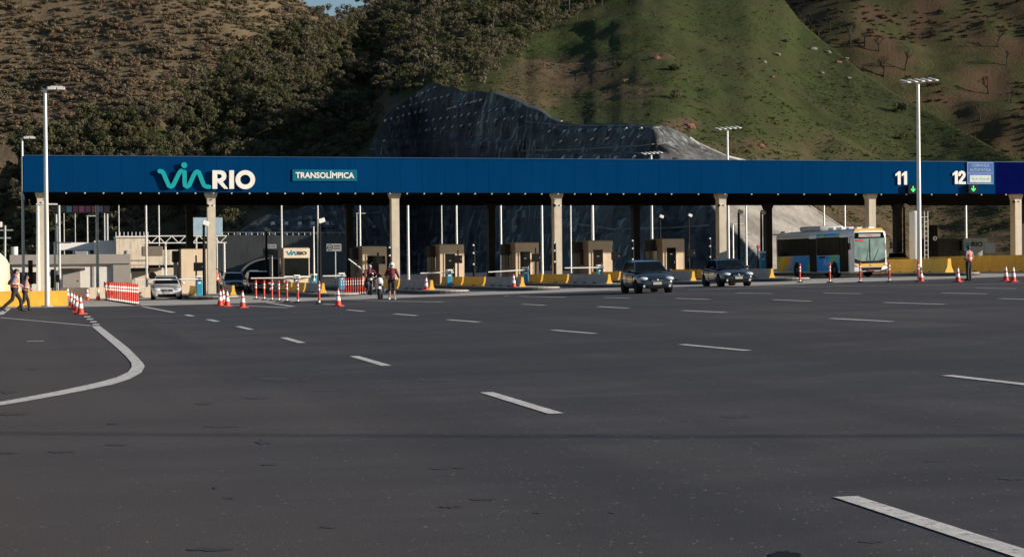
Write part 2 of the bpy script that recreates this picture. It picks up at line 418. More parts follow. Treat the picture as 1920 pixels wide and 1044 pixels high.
for k in range(9): b.box((XL+XR)/2, YC+1.2+k*2.7, 6.86, XR-XL-0.4, 0.25, 0.42)
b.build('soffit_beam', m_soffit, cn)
MB().box(XL-0.03, (YC+YB)/2+0.05, (Z0+Z1)/2, 0.05, YB-YC-0.1, Z1-Z0).build('end_panel', m_blue, cn)
b = MB(); b.box((XL+XR)/2, YC+0.01, Z1+0.03, XR-XL, 0.14, 0.05, bev=0.006); b.build('top_trim', M('trim_blue', (0.02, 0.08, 0.2), 0.4), cn)
COLX = [onplaneY(px, 430, YC+0.9).x for px in (78, 396, 740, 1044, 1352, 1632, 1905)] + [onplaneY(1905, 430, YC+0.9).x + 11.1]
for k, xx in enumerate(COLX):
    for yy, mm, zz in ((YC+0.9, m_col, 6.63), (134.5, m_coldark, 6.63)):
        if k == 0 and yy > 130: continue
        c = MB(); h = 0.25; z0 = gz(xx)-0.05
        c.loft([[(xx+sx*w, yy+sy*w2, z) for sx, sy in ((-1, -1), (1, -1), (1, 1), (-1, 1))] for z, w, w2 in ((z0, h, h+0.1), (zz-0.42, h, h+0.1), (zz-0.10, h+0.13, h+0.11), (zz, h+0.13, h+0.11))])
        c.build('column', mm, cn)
for i, (px, py) in enumerate([(112, 390)]): pass

# spot lights along the lower fascia edge
sp0 = None
xx = XL + 1.4
while xx < 76:
    loc = (xx, YC-0.06, Z0-0.02)
    if sp0 is None:
        sp0 = thing('spotlight', 'small white spotlight hanging under the lower edge of the blue fascia', 'spotlight', loc, group='spotlights along the blue fascia')
        MB().box(0, 0.02, -0.03, 0.10, 0.10, 0.045, bev=0.01).build('housing', m_lamp, sp0)
        MB().box(0, 0.02, -0.075, 0.06, 0.06, 0.026).build('lens', m_headl, sp0)
    else: dup(sp0, loc)
    xx += 1.12 if xx < 40 else 1.9

# logo lettering
def FX(px, py, y=YC): p = onplaneY(px, py, y); return (p.x, p.z)
def c3(cx, cy): return FX(250+cx*0.3065, 280+cy*0.3065)
lg = thing('logo_sign', 'large raised logo lettering reading via RIO in teal and white on the blue fascia', 'sign', (0, YC, 0))
s = MB(); W_ = 0.27
s.stroke([c3(*p) for p in [(160, 135), (175, 138), (184, 150), (195, 176), (207, 204), (217, 224), (229, 229), (242, 222), (256, 194), (270, 165), (282, 142), (291, 134)]], W_, -0.22, -0.10)
s.build('letter_v', m_teal, lg)
s = MB(); s.stroke([c3(*p) for p in [(311, 140), (312, 170), (312, 200), (315, 222), (327, 229), (340, 222), (352, 196), (365, 166), (376, 146), (388, 138), (399, 143), (408, 165), (420, 197), (431, 222), (445, 229), (462, 231)]], W_, -0.225, -0.10)
s.build('letter_ia', m_teal, lg)
s = MB(); q = c3(310, 99); s.prism([(q[0]+0.185*math.cos(t*math.pi/12), q[1]+0.185*math.sin(t*math.pi/12)) for t in range(24)], 'y', -0.22, -0.10); s.build('dot', m_teal, lg)
# R I O
def P3(*pts): return [c3(*p) for p in pts]
s = MB()
s.prism(P3((482, 130), (512, 130), (512, 243), (482, 243)), 'y', -0.22, -0.10)
s.prism(P3((512.2, 130), (535, 130), (552, 135), (564, 148), (568, 166), (563, 184), (550, 197), (530, 203), (512.2, 203), (512.2, 180), (526, 180), (536, 175), (540, 166), (536, 158), (526, 153), (512.2, 153)), 'y', -0.219, -0.10)
s.prism(P3((516, 203.4), (545, 199), (560, 219), (574, 236), (578, 243), (556, 243), (540, 228)), 'y', -0.218, -0.10)
s.build('letter_r', m_white, lg)
s = MB(); s.prism(P3((585, 130), (614, 130), (614, 243), (585, 243)), 'y', -0.22, -0.10); s.build('letter_i', m_white, lg)
s = MB(); N = 36
for k in range(N):
    a0 = 2*math.pi*k/N; a1 = 2*math.pi*(k+1)/N
    s.prism(P3(*[(683+ro*math.cos(t)*60, 187+ro*math.sin(t)*58) for ro, t in ((1, a0), (1, a1), (0.52, a1), (0.52, a0))]), 'y', -0.22, -0.10)
s.build('letter_o', m_white, lg)
m = MB()
for px, py in ((320, 340), (345, 340), (372, 345), (402, 345), (433, 345), (450, 330)):
    q = FX(px, py); m.box(q[0], -0.055, q[1], 0.05, 0.10, 0.05)
m.build('bracket', m_black, lg)

# TRANSOLIMPICA plate
a = FX(548, 318); b_ = FX(669, 340)
cx, cz = (a[0]+b_[0])/2, (a[1]+b_[1])/2
sg = thing('name_sign', 'teal rectangular sign reading TRANSOLÍMPICA in white on the blue fascia', 'sign', (cx, YC, cz))
MB().box(0, -0.045, 0, b_[0]-a[0], 0.06, a[1]-b_[1], bev=0.01).build('panel', m_tealp, sg)
text('lettering', 'TRANSOLÍMPICA', 0.50, 0.02, m_white, sg, (0, -0.086, -0.02), width=(b_[0]-a[0])*0.91, bold=0.03)
def digit_one(m, x, h):
    m.prism([(x+.05, -h/2), (x+.27, -h/2), (x+.27, h/2), (x+.12, h/2), (x-.12, h*.30), (x-.12, h*.12), (x+.05, h*.24)], 'y', -0.09, -0.02)
def digit_two(m, x, h):
    pts = [(x-.20, h*.20), (x-.16, h*.34), (x-.04, h*.405), (x+.10, h*.37), (x+.17, h*.24), (x+.13, h*.08), (x-.02, -h*.12), (x-.17, -h*.32)]
    m.stroke(pts, .20, -0.09, -0.02)
    m.box(x, -0.054, -h*.41, .58, .068, h*.18)
for body, px, py, nm in (('11', 1688, 334, 'eleven'), ('12', 1796, 333, 'twelve')):
    q = FX(px, py)
    t = thing('lane_number', 'white lane number %s mounted on the blue fascia' % nm, 'lane number', (q[0], YC, q[1]))
    for ch, x in zip(body, (-.28, .20) if body == '11' else (-.32, .28)):
        m = MB(); (digit_one if ch == '1' else digit_two)(m, x, .92); m.build('digit', m_white, t)
# COBRANCA AUTOMATICA
a = FX(1812, 304); b_ = FX(1862, 346); w, h = b_[0]-a[0], a[1]-b_[1]
sg = thing('lane_sign', 'blue bordered sign reading COBRANÇA AUTOMÁTICA beside lane number 12', 'sign', ((a[0]+b_[0])/2, YC, (a[1]+b_[1])/2))
MB().box(0, -0.05, 0, w, 0.06, h, bev=0.01).build('panel', m_signblue, sg)
m = MB(); m_bord = M('sign_border', (0.32, 0.45, 0.70), 0.5)
for z in (h/2-0.04, -h/2+0.04, 0.0): m.box(0, -0.084, z, w-0.06 if z else w-0.112, 0.008, 0.03)
for x in (-w/2+0.04, w/2-0.04): m.box(x, -0.084, 0, 0.026, 0.008, h-0.112)
m.build('border', m_bord, sg)
text('lettering', 'COBRANÇA', 0.27, 0.01, m_bord, sg, (0, -0.088, h*0.345), width=w*0.66, bold=0.01)
text('lettering', 'AUTOMÁTICA', 0.27, 0.01, m_bord, sg, (0, -0.088, h*0.14), width=w*0.80, bold=0.01)
MB().box(0, -0.086, -h*0.25, w*0.80, 0.012, h*0.33).build('inset_panel', M('inset_pale', (0.50, 0.60, 0.58), 0.5), sg)
m = MB()
for k in range(5): m.box(-w*0.28+k*w*0.14, -0.094, -h*0.25+rnd.uniform(-0.03, 0.03), w*0.08, 0.004, 0.05)
m.build('inset_mark', M('inset_ink', (0.12, 0.2, 0.25), 0.5), sg)
# lane signals with green arrows
def lane_signal(px, py, lab):
    q = FX(px, py, YC-0.3)
    t = thing('lane_signal', lab, 'lane signal', (q[0], YC-0.3, q[1]))
    MB().box(0, 0.12, 0, 0.72, 0.24, 0.62, bev=0.02).build('housing', m_black, t)
    m = MB(); m.box(0, -0.012, 0.07, 0.075, 0.02, 0.28)
    m.stroke([(-0.13, 0.0), (0, -0.15), (0.13, 0.0)], 0.075, -0.024, -0.001)
    m.build('arrow', m_green, t)
    MB().box(0, 0.27, 0.0, 0.1, 0.06, 0.4).build('bracket', m_black, t)
lane_signal(1712, 355, 'black signal box with green down arrow below lane number 11')
lane_signal(1825, 354, 'black signal box with green down arrow below the COBRANÇA sign')

# ------------------------------------------------------------------ booths and islands
def booth(cx, y0, w, L, h, label, door=(0.25, 0.65), sideboxes=True, sign=False, mf=m_beige, ms=m_beige_shade):
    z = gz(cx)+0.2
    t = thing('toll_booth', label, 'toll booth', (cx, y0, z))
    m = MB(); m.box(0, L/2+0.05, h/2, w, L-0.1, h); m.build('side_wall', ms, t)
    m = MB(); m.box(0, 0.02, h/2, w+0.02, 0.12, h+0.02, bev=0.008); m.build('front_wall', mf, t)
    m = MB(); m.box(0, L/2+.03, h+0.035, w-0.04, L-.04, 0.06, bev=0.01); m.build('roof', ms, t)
    if not sign and door:
        dx = -w/2 + w*(door[0]+door[1])/2; dw = w*(door[1]-door[0])
        d = MB(); d.box(dx, -0.055, (h*0.77)/2+0.02, dw, 0.03, h*0.77, bev=0.006); d = d.build('door', m_glassd, t)
        MB().box(dx+dw*0.34, -0.085, 1.05, 0.03, 0.03, 0.16).build('handle', m_steel, d)
        MB().box(dx, -0.075, 1.62, 0.16, 0.008, 0.05).build('door_sticker', m_signgrey, d)
        m = MB()
        m.box(dx-dw/2-0.03, -0.06, h*0.385, 0.06, 0.05, h*0.77); m.box(dx+dw/2+0.03, -0.06, h*0.385, 0.06, 0.05, h*0.77); m.box(dx, -0.06, h*0.77+0.045, dw+0.12, 0.05, 0.05)
        m.build('door_frame', mf, t)
    # side window, left (-x) side, with frame
    wd = MB(); wd.box(-w/2-0.012, L*0.55, 1.55, 0.03, 0.9, 1.1); wd = wd.build('window', m_glassd, t)
    m = MB()
    for yy in (-0.48, 0.48): m.box(-w/2-0.02, L*0.55+yy, 1.55, 0.05, 0.06, 1.22)
    for zz in (-0.58, 0.58): m.box(-w/2-0.02, L*0.55, 1.55+zz, 0.046, 0.9, 0.06)
    m.build('window_frame', m_beige_shade, wd)
    if sideboxes:
        MB().box(-w/2-0.22, L*0.72, h-0.42, 0.40, 1.3, 0.75, bev=0.02).build('awning_box', m_coldark, t)
        MB().box(-w/2-0.17, L*0.98, 1.2, 0.26, 0.12, 2.3).build('side_panel', M('panel_grey', (0.35, 0.33, 0.31), 0.6), t)
    if sign:
        MB().box(0, -0.07, h-0.30, w+0.04, 0.06, 0.62, bev=0.01).build('sign_panel', M('sign_cream', (0.72, 0.62, 0.48), 0.6), t)
        k = w/1.65
        s = MB(); vv = [(-0.62, 0.12), (-0.58, 0.11), (-0.50, -0.09), (-0.45, -0.09), (-0.36, 0.10)]
        s.stroke([(a*k, b+h-0.30) for a, b in vv], 0.055, -0.125, -0.104)
        s.stroke([(a*k, b+h-0.30) for a, b in [(-0.32, 0.10), (-0.31, -0.08), (-0.27, -0.10), (-0.17, 0.11), (-0.12, 0.11), (-0.06, -0.09), (-0.01, -0.10)]], 0.055, -0.126, -0.104)
        s.prism([(-0.32*k+0.035*math.cos(q*math.pi/6), h-0.12+0.035*math.sin(q*math.pi/6)) for q in range(12)], 'y', -0.125, -0.104)
        s.build('lettering', m_cab, t)
        text('lettering', 'RIO', 0.31, 0.02, M('letter_brown', (0.06, 0.035, 0.025), 0.6), t, (0.34*k, -0.118, h-0.31), width=0.62*k, bold=0.03)
        MB().box(0, -0.055, h-1.20, w-0.1, 0.03, 1.12).build('window', m_glassd, t)
        m = MB(); m.box(0, -0.16, h-1.82, w+0.06, 0.3, 0.10, bev=0.01); m.build('counter', m_white, t)
    return t
def bx(px, Y): return onplaneY(px, 500, Y).x
BOOTHS = [
 # front left px, front right px, Y, top py, length, label
 (340, 398, 119.5, 468, 3.2, 'beige toll booth with a plain blank front, leftmost under the canopy', None, False, True),
 (532, 580, 117.8, 466, 3.0, 'toll booth with the via RIO sign above its dark window', None, True, False),
 (680, 725, 121.0, 462.5, 3.2, 'beige toll booth behind the motorcyclists with a raised boom at its left', (0.18, 0.60), False, True),
 (825, 870, 121.0, 459, 2.9, 'beige toll booth between the motorcyclists and the dark column behind it', (0.20, 0.62), False, True),
 (967, 1010, 121.0, 455.5, 2.9, 'beige toll booth just left of the middle pale column', (0.18, 0.62), False, True),
 (1104, 1149, 121.0, 452, 2.9, 'beige toll booth right of the middle pale column, left of the dark hatchback', (0.17, 0.58), False, True),
 (1243, 1283, 121.0, 448.5, 2.9, 'beige toll booth rising behind the dark hatchback', (0.16, 0.60), False, True),
]
ISL = []
for (pl, pr, Y, ty, L, lab, door, sign, sb) in BOOTHS:
    xl, xr = bx(pl, Y), bx(pr, Y); cx = (xl+xr)/2
    top = onplaneY((pl+pr)/2, ty, Y).z
    booth(cx, Y, xr-xl, L, top-gz(cx)-0.2, lab, door or (0.2, 0.6), sideboxes=sb, sign=sign) if door or sign else booth(cx, Y, xr-xl, L, top-gz(cx)-0.2, lab, None, sideboxes=sb)
    ISL.append(cx)
# islands
def island(cx, y0, y1, w, label):
    t = thing('traffic_island', label, 'traffic island', (cx, y0, gz(cx)))
    poly = [(w/2*math.cos(a), w/2+w/2*math.sin(a)) for a in [math.pi+math.pi*k/14 for k in range(15)]] + [(w/2, y1-y0), (-w/2, y1-y0)]
    MB().prism(poly, 'z', -0.1, 0.14).build('kerb', m_kerb, t)
    poly2 = [(u*0.94, 0.04+v*0.995) for u, v in poly]
    MB().prism(poly2, 'z', 0.14, 0.20).build('slab', m_island, t)
ilabs = ['kerbed island under the leftmost booth', 'kerbed island under the via RIO booth', 'kerbed island right of the motorcyclists with a rounded nose', 'kerbed island with a cone on its nose below the fourth booth',
         'kerbed island left of the middle column', 'kerbed island left of the dark hatchback', 'kerbed island behind the dark hatchback']
NOSE = [103.0, 99, 96.5, 97, 97.5, 98, 99]
for cx, lab, ny in zip(ISL, ilabs, NOSE): island(cx-0.1, ny, 150, 2.7, lab)
island(52.4, 97.0, 150, 2.0, 'kerbed island under the long yellow barrier right of the bus')

# jersey barriers: profile swept along y
JP = [(-0.30, 0), (-0.30, 0.08), (-0.16, 0.32), (-0.10, 0.80), (0.10, 0.80), (0.16, 0.32), (0.30, 0.08), (0.30, 0)]
def jersey(x, y0, y1, mat, label, z=None, rz=0.0, h=0.70, cap=True, wk=0.58):
    L = y1-y0
    t = thing('jersey_barrier', label, 'barrier', (x, y0, (gz(x)+0.2) if z is None else z), rz)
    P = [(u*wk, v*h) for u, v in JP]
    a = 0.0
    if mat is not m_yellow and cap:
        MB().prism(P, 'y', 0.0, 0.25).build('painted_end', m_yellow, t); a = 0.25
    MB().prism(P, 'y', a, L-0.02).build('body', mat, t)
    m = MB()
    for k in range(1, int(L//2)): m.box(0, a+k*2.0, 0.05, 0.7, 0.10, 0.05)
    if int(L//2) > 1: m.build('lifting_slot', m_black, t)
    return t
names = ['leftmost', 'via RIO', 'third', 'fourth', 'fifth', 'sixth', 'seventh']
where = ['the leftmost booth', 'the via RIO booth', 'the booth behind the motorcyclists', 'the booth right of the motorcyclists', 'the booth left of the middle column', 'the booth right of the middle column', 'the booth behind the hatchback']
for k, cx in enumerate(ISL):
    if k == 0:
        jersey(cx-0.95, 106.5, 112, m_yellow, 'short yellow concrete barrier beside the silver sedan at ' + where[0])
        jersey(cx+1.0, 105.5, 112, m_conc, 'grey concrete barrier with a yellow end right of the leftmost pale column')
        continue
    jersey(cx-0.75, 114.2, 120.5, m_yellow, 'yellow barrier nearest ' + where[k])
    jersey(cx-0.70, 108.3, 114.0, m_yellow, 'middle yellow barrier before ' + where[k])
    jersey(cx-0.65, NOSE[k]+2.4, 108.1, m_conc, 'grey yellow-ended barrier before ' + where[k])
jersey(52.3, 99.5, 116, m_yellow, 'long yellow concrete barrier along the kerb right of the bus', h=1.05, wk=.9)
jersey(60.5, 97, 135, m_yellow, 'long yellow concrete barrier behind the officer at the right edge', z=gz(60.5), h=1.35, wk=.9)
# yellow barrier at left, lying across the view
p = ground(127, 573.5)
jersey(p.x, p.y+0.4, p.y+8.9, m_yellow, 'bright yellow concrete barrier behind the two walking attendants', z=-0.02, rz=R(90), h=0.98, wk=1.0)
p2 = at(9, 112)
jersey(p2.x, 112, 119, m_yellow, 'far yellow barrier at the left picture edge beside the cream wall', z=0, rz=R(6), h=1.6, wk=1.0)

# toll gates: blue cabinet + boom
def gate(px, Y, label, boomlen, ang=0.0, z=0.2, side=-1, h=0.95):
    p = at(px, Y)
    t = thing('barrier_gate', label, 'barrier gate', (p.x, Y, p.z+z))
    MB().box(0, 0, h/2, 0.34, 0.34, h, bev=0.03).build('cabinet', m_cab, t)
    MB().box(0, 0, h+0.06, 0.40, 0.40, 0.12, bev=0.03).build('cap', m_white, t)
    MB().box(0, -0.175, h*0.72, 0.16, 0.012, 0.10).build('door_label', m_white, t)
    if boomlen:
        b = MB(); d = Vector((side*math.cos(ang), 0, math.sin(ang)))
        s0 = Vector((0, -0.24, h*0.92)); b.cyl(s0 - d*0.25, s0 + d*boomlen, 0.05, 0.035, 8)
        b = b.build('boom', m_white, t)
        MB().cyl(s0+Vector((0, -0.04, 0)), s0+Vector((0, 0.2, 0)), 0.09, 0.09, 10).build('hub', m_black, b)
    return t
gate(373.5, 106, 'blue barrier gate cabinet with its boom across the silver sedan', 2.75, 0.0, h=1.05)
gate(556, 115, 'blue barrier gate under the via RIO booth window with a level boom', 2.9, 0.0, h=0.9)
gate(588, 112, 'blue barrier gate right of the via RIO booth with boom raised upright', 3.1, R(90), h=0.95)
gate(640, 113, 'barrier gate with a level boom left of the dense red posts', 1.2, 0.0, h=0.95)
gate(694, 113, 'barrier gate behind the motorcyclists with boom raised at a slant', 1.75, R(37), h=0.9)
gate(842, 113, 'blue barrier gate with level boom at the booth right of the motorcyclists', 1.9, R(-1), h=0.95)
gate(985, 113, 'blue barrier gate with level boom left of the middle column', 2.5, R(-2.5), h=0.95)
gate(1124, 113, 'blue barrier gate with level boom right of the middle column', 2.4, 0.0, h=0.95)
gate(1430, 116, 'dark blue gate cabinet beside the rear of the bus', 0, 0.0, h=1.5)
gate(540, 117, 'small blue cabinet at the left foot of the via RIO booth', 0, 0.0, h=0.6)

# slim posts carrying a black lane display
def display(px, Y, label, hb=1.35, ht=2.3, w=0.6, side=0.15):
    p = at(px, Y)
    t = thing('lane_display', label, 'lane display', (p.x, Y, p.z+0.2))
    MB().cyl((0, 0, 0), (0, 0, ht), 0.055, 0.05, 10).build('post', m_black, t)
    s = MB(); s.box(side, -0.10, hb+0.25, w, 0.16, 0.52, bev=0.02); s = s.build('screen', m_black, t)
    MB().box(side+w*0.33, -0.186, hb+0.25, 0.07, 0.012, 0.05).build('lamp', m_signgrey, s)
    return t
dl = ['black lane display on a post before ' + w for w in where]
display(368, 112, dl[0], 1.45, 2.4, 0.62); display(709, 116, dl[2], 1.55); display(859, 116, dl[3], 1.45, side=-0.05); display(1005, 116, dl[4], 1.40, side=0.0)
display(1150, 116, dl[5], 1.35); display(1291, 116, dl[6], 1.4)
# posts with white round cameras
def cam_post(px, Y, label, h=2.6, balls=(2.55, 2.05, 1.35)):
    p = at(px, Y)
    t = thing('camera_post', label, 'camera post', (p.x, Y, p.z+0.2))
    MB().cyl((0, 0, 0), (0, 0, h), 0.09, 0.08, 10).build('post', m_black, t)
    for z in balls: MB().sph((-0.06, -0.12, z), 0.06, 0.06, 0.06).build('camera', m_white, t)
    MB().box(0.0, 0, 0.02, 0.35, 0.35, 0.05).build('base', m_black, t)
cam_post(732, 112, 'black post with white round cameras left of the second pale column')
cam_post(889, 112, 'black post with white round cameras right of the fourth booth')
cam_post(1041, 112, 'black post with white round cameras before the middle column')
cam_post(1187, 112, 'black post with white round cameras behind the dark hatchback roof')
cam_post(1332, 112, 'black post with white round cameras left of the dark sedan')
# tall black posts with floodlight
def flood_post(px, Y, top, label, tilt=0.4):
    p = at(px, Y); h = onplaneY(px, top, Y).z - p.z
    t = thing('floodlight_post', label, 'floodlight post', p)
    MB().cyl((0, 0, 0), (0, 0, h), 0.11, 0.075, 10).build('post', m_black, t)
    MB().box(0.1, -0.14, h-0.05, 0.36, 0.22, 0.26, bev=0.02, ry=tilt).build('floodlight', m_white, t)
    MB().box(0, 0, 0.06, 0.4, 0.4, 0.1).build('base', m_black, t)
flood_post(383, 105, 417, 'tall black post with floodlight in front of the leftmost booth')
flood_post(600, 104, 412, 'tall black post with floodlight right of the via RIO booth', -0.3)
flood_post(1386, 126, 396, 'tall black post with floodlight left of the bus behind the dark sedan')
flood_post(1428, 128, 397, 'black post with floodlight on the dark column at the bus rear')
flood_post(1696, 130, 385, 'black post with floodlight between the bus and the big lamp pole')
flood_post(1238, 150, 405, 'distant black post with floodlight above the hatchback')
flood_post(1292, 160, 403, 'distant black post with floodlight in front of the rock wall')
flood_post(500, 140, 430, 'black post with a drooping arm before the tunnel portal')

# cameras on columns
def sec_cam(px, py, Y, label):
    p = onplaneY(px, py, Y)
    t = thing('security_camera', label, 'camera', p)
    MB().box(0, 0, 0.08, 0.30, 0.10, 0.05).build('arm', m_white, t)
    MB().sph((-0.16, 0, 0), 0.10).build('dome', m_black, t)
    MB().cyl((0.10, 0.02, 0.0), (0.24, -0.12, -0.02), 0.06, 0.06, 10).build('housing', m_lamp, t)
sec_cam(394, 385, YC+0.4, 'dome cameras on the first tall pale column'); sec_cam(1044, 385, YC+0.4, 'dome cameras on the middle pale column')
sec_cam(1352, 385, YC+0.4, 'dome cameras on the pale column left of the bus'); sec_cam(1905, 378, YC+0.4, 'cameras on the pale column at the right picture edge')
sec_cam(82, 382, YC-8, 'camera cluster on the short pole by the left column')

# ------------------------------------------------------------------ lamp poles
def lamp_pole(px, Y, topy, label, heads='one', basepx=None, r=0.13, rotz=0.0):
    p = at(basepx or px, Y); h = onplaneY(px, topy, Y).z - p.z
    t = thing('lamp_pole', label, 'lamp pole', p, rotz)
    MB().cyl((0, 0, 0), (0, 0, h), r, r*0.62, 14).build('pole', m_pole, t, smooth=True)
    MB().cyl((0, 0, 0), (0, 0, 0.05), r*2.2, r*2.2, 12).build('base_plate', m_steel, t)
    if heads == 'one':
        a = MB(); a.cyl((-0.15, 0, h), (0.9, 0, h+0.10), 0.04, 0.04, 8); a.build('arm', m_pole, t)
        m = MB()
        for k in range(2): m.box(0.30+0.45*k, -0.18, h+0.05, 0.40, 0.34, 0.08, bev=0.02, rx=0.35)
        m.box(0.55, 0.25, h+0.12, 0.6, 0.34, 0.08, bev=0.02, rx=-0.2); m.build('lamp_head', m_lamp, t)
    elif heads == 'many':
        a = MB(); a.cyl((-1.05, 0.05, h-0.02), (1.15, -0.05, h+0.10), 0.035, 0.035, 8); a.cyl((-0.5, -0.5, h+0.02), (0.5, 0.5, h+0.03), 0.03, 0.03, 8); a.build('crossbar', m_pole, t)
        for k, xx in enumerate((-0.95, -0.45, 0.05, 0.5, 1.0)):
            m = MB(); m.box(xx, -0.25+0.06*k, h+0.03+0.045*k, 0.36, 0.62, 0.07, bev=0.02, rx=0.30, rz=0.5); m.build('lamp_head', m_lamp, t)
        MB().sph((0.35, -0.05, h+0.1), 0.1).build('sensor', m_lamp, t)
    return t
lamp_pole(80, 92, 168, 'tall galvanised lamp pole in front of the left end of the canopy', 'one', 88)
lamp_pole(42, 140, 260, 'farther lamp pole rising behind the left end of the canopy', 'one', 44, 0.12)
bigp = lamp_pole(1723, 100, 155, 'tall pale lamp pole with several flat heads at the right', 'many', 1724, 0.15)
lamp_pole(1366, 150, 243, 'lamp pole with flat heads rising behind the canopy left of the bus', 'many', 1366, 0.14)
lamp_pole(1220, 185, 289, 'lamp pole with flat heads barely rising above the canopy', 'many', 1223, 0.15)
# the pole out of frame at the right whose long shadow crosses the foreground
q = r0*48.0 + Vector((fwd.x, fwd.y, 0)).normalized()*7.9
sp = thing('lamp_pole', 'lamp pole right of the picture casting the long foreground shadow', 'lamp pole', (q.x, q.y, gz(q.x)))
MB().cyl((0, 0, 0), (0, 0, 14.5), 0.10, 0.06, 12).build('pole', m_pole, sp)
MB().box(0, 0, 14.5, 0.9, 0.4, 0.1, bev=0.02).build('lamp_head', m_lamp, sp)
def thin_pole(px, Y, topy, label, r=0.10):
    p = at(px, Y); h = onplaneY(px, topy, Y).z - p.z
    t = thing('lamp_pole', label, 'lamp pole', p, group='pale poles behind the canopy')
    MB().cyl((0, 0, 0), (0, 0, h), r, r*0.7, 10).build('pole', m_pole, t, smooth=True)
    MB().box(0.5, 0, h, 1.2, 0.3, 0.08, bev=0.02).build('lamp_head', m_lamp, t)
TP = [(112, 150, 340, 'right of the tall lamp pole at the left end', .12), (121, 230, 360, 'thin, against the scrub at the left', .07), (142, 235, 380, 'faint, before the dark scrub left', .06), (165, 200, 405, 'left of the blue utility shelter', .09),
      (183, 140, 320, 'thick one before the grey building', .13), (197, 220, 360, 'above the white block house', .09), (224, 225, 360, 'above the white block house at its right', .08), (275, 150, 340, 'left of the silver sedan', .10),
      (299, 210, 360, 'above the steel truss', .10), (529, 205, 350, 'above the via RIO booth', .12), (597, 190, 350, 'behind the upright boom', .10), (676, 200, 345, 'above the booth behind the motorcyclists', .12), (670, 230, 400, 'close left of another pole above that booth', .06),
      (766, 175, 345, 'right of the second pale column', .14), (829, 215, 350, 'fine grey one above the fourth booth', .08), (857, 200, 345, 'over the right side of the fourth booth', .13), (940, 195, 345, 'above the booth left of the middle column', .13),
      (1017, 180, 345, 'just left of the middle column', .14), (1071, 210, 350, 'right of the middle column', .10), (1112, 185, 345, 'thick one above the sixth booth', .18), (1400, 180, 345, 'before the sunlit rock cut', .10), (1375, 170, 420, 'short one before the sunlit rock cut', .10),
      (1439, 135, 440, 'short one touching the bus rear', .10), (1546, 200, 345, 'above the bus roof', .11), (1585, 190, 345, 'above the bus front roof', .11), (1812, 165, 345, 'above the dark booth at the right', .12),
      (103, 128, 455, 'short white one by the left column', .09), (72, 107, 383, 'short one carrying cameras at the left column', .13)]
for px, Y, ty, lab, r in TP: thin_pole(px, Y, ty, 'pale pole behind the canopy, ' + lab if px not in (72,) else 'pale pole, ' + lab, r)

# ------------------------------------------------------------------ left buildings
def P(px, py, Y): return onplaneY(px, py, Y)
def bspan(pl, pr, Y): return P(pl, 500, Y).x, P(pr, 500, Y).x
x0, x1 = bspan(18, 245, 163); xm = (x0+x1)/2; hB = 3.3
t = thing('service_building', 'low grey and white flat-roofed building left of the canopy', 'building', (xm, 163, 0))
w = x1-x0
MB().box(0, 4.3, hB/2-0.1, w-0.3, 8, hB-0.2).build('wall', m_wallw, t)
m = MB(); m.box(0, 4.0, hB-0.42, w, 8.2, 0.84, bev=0.02); m.build('parapet', m_wallg, t)
m = MB(); m.box(w/2-0.75, 0.2, (hB-0.84)/2, 1.5, 0.3, hB-0.86); m.build('corner_pier', m_wallg, t)
xd = P(134, 500, 163).x-xm
d = MB(); d.box(xd, 0.27, 0.95, 1.5, 0.06, 1.9); d = d.build('door', m_wallg, t); MB().box(xd+0.55, 0.22, 1.0, 0.06, 0.05, 0.12).build('handle', m_black, d)
m = MB(); m.box(xd+0.1, -0.2, 2.05, 2.1, 1.0, 0.08, rx=-0.18); m.build('door_canopy', m_wallg, t)
m = MB(); m.cyl((P(176, 500, 163).x-xm, 0.2, 0), (P(176, 500, 163).x-xm, 0.2, 2.3), 0.05, 0.05, 8); m.build('drain_pipe', m_wallg, t)
for px in (40, 62): m = MB(); m.box(P(px, 500, 163).x-xm, 0.28, 1.3, 0.9, 0.05, 1.0); m.build('window', m_glassd, t)

x0, x1 = bspan(243, 332, 176); xm = (x0+x1)/2; w = x1-x0
t = thing('weathered_shelter', 'stained white shelter with dark underside and pale railing behind the silver sedan', 'building', (xm, 176, 0))
MB().box(0, 3.2, 3.1, w+0.6, 6, 1.45, bev=0.03).build('roof_slab', m_stained, t)
MB().box(0, 5.0, 1.05, w, 0.3, 2.2).build('wall', m_cream, t)
for xx in (-w/2+0.1, w*0.2, w/2-0.1): MB().box(xx, 0.6, 1.07, 0.14, 0.14, 2.15).build('post', m_white, t)
m = MB(); m.box(-w*0.3, 0.3, 1.05, w*0.42, 0.05, 0.07); m.box(-w*0.3, 0.3, 0.35, w*0.42, 0.05, 0.07)
for k in range(9): m.box(-w*0.3-w*0.2+k*w*0.05, 0.3, 0.7, 0.05, 0.045, 0.64)
m.build('railing', m_white, t)
m = MB(); m.box(-w*0.28, 0.4, 1.95, w*0.4, 0.3, 0.22, rx=0.3); m.build('awning', m_black, t)
MB().cyl((-w*0.02, 0.1, 1.35), (-w*0.02, 0.2, 1.35), 0.36, 0.36, 20).build('round_sign', m_black, t)

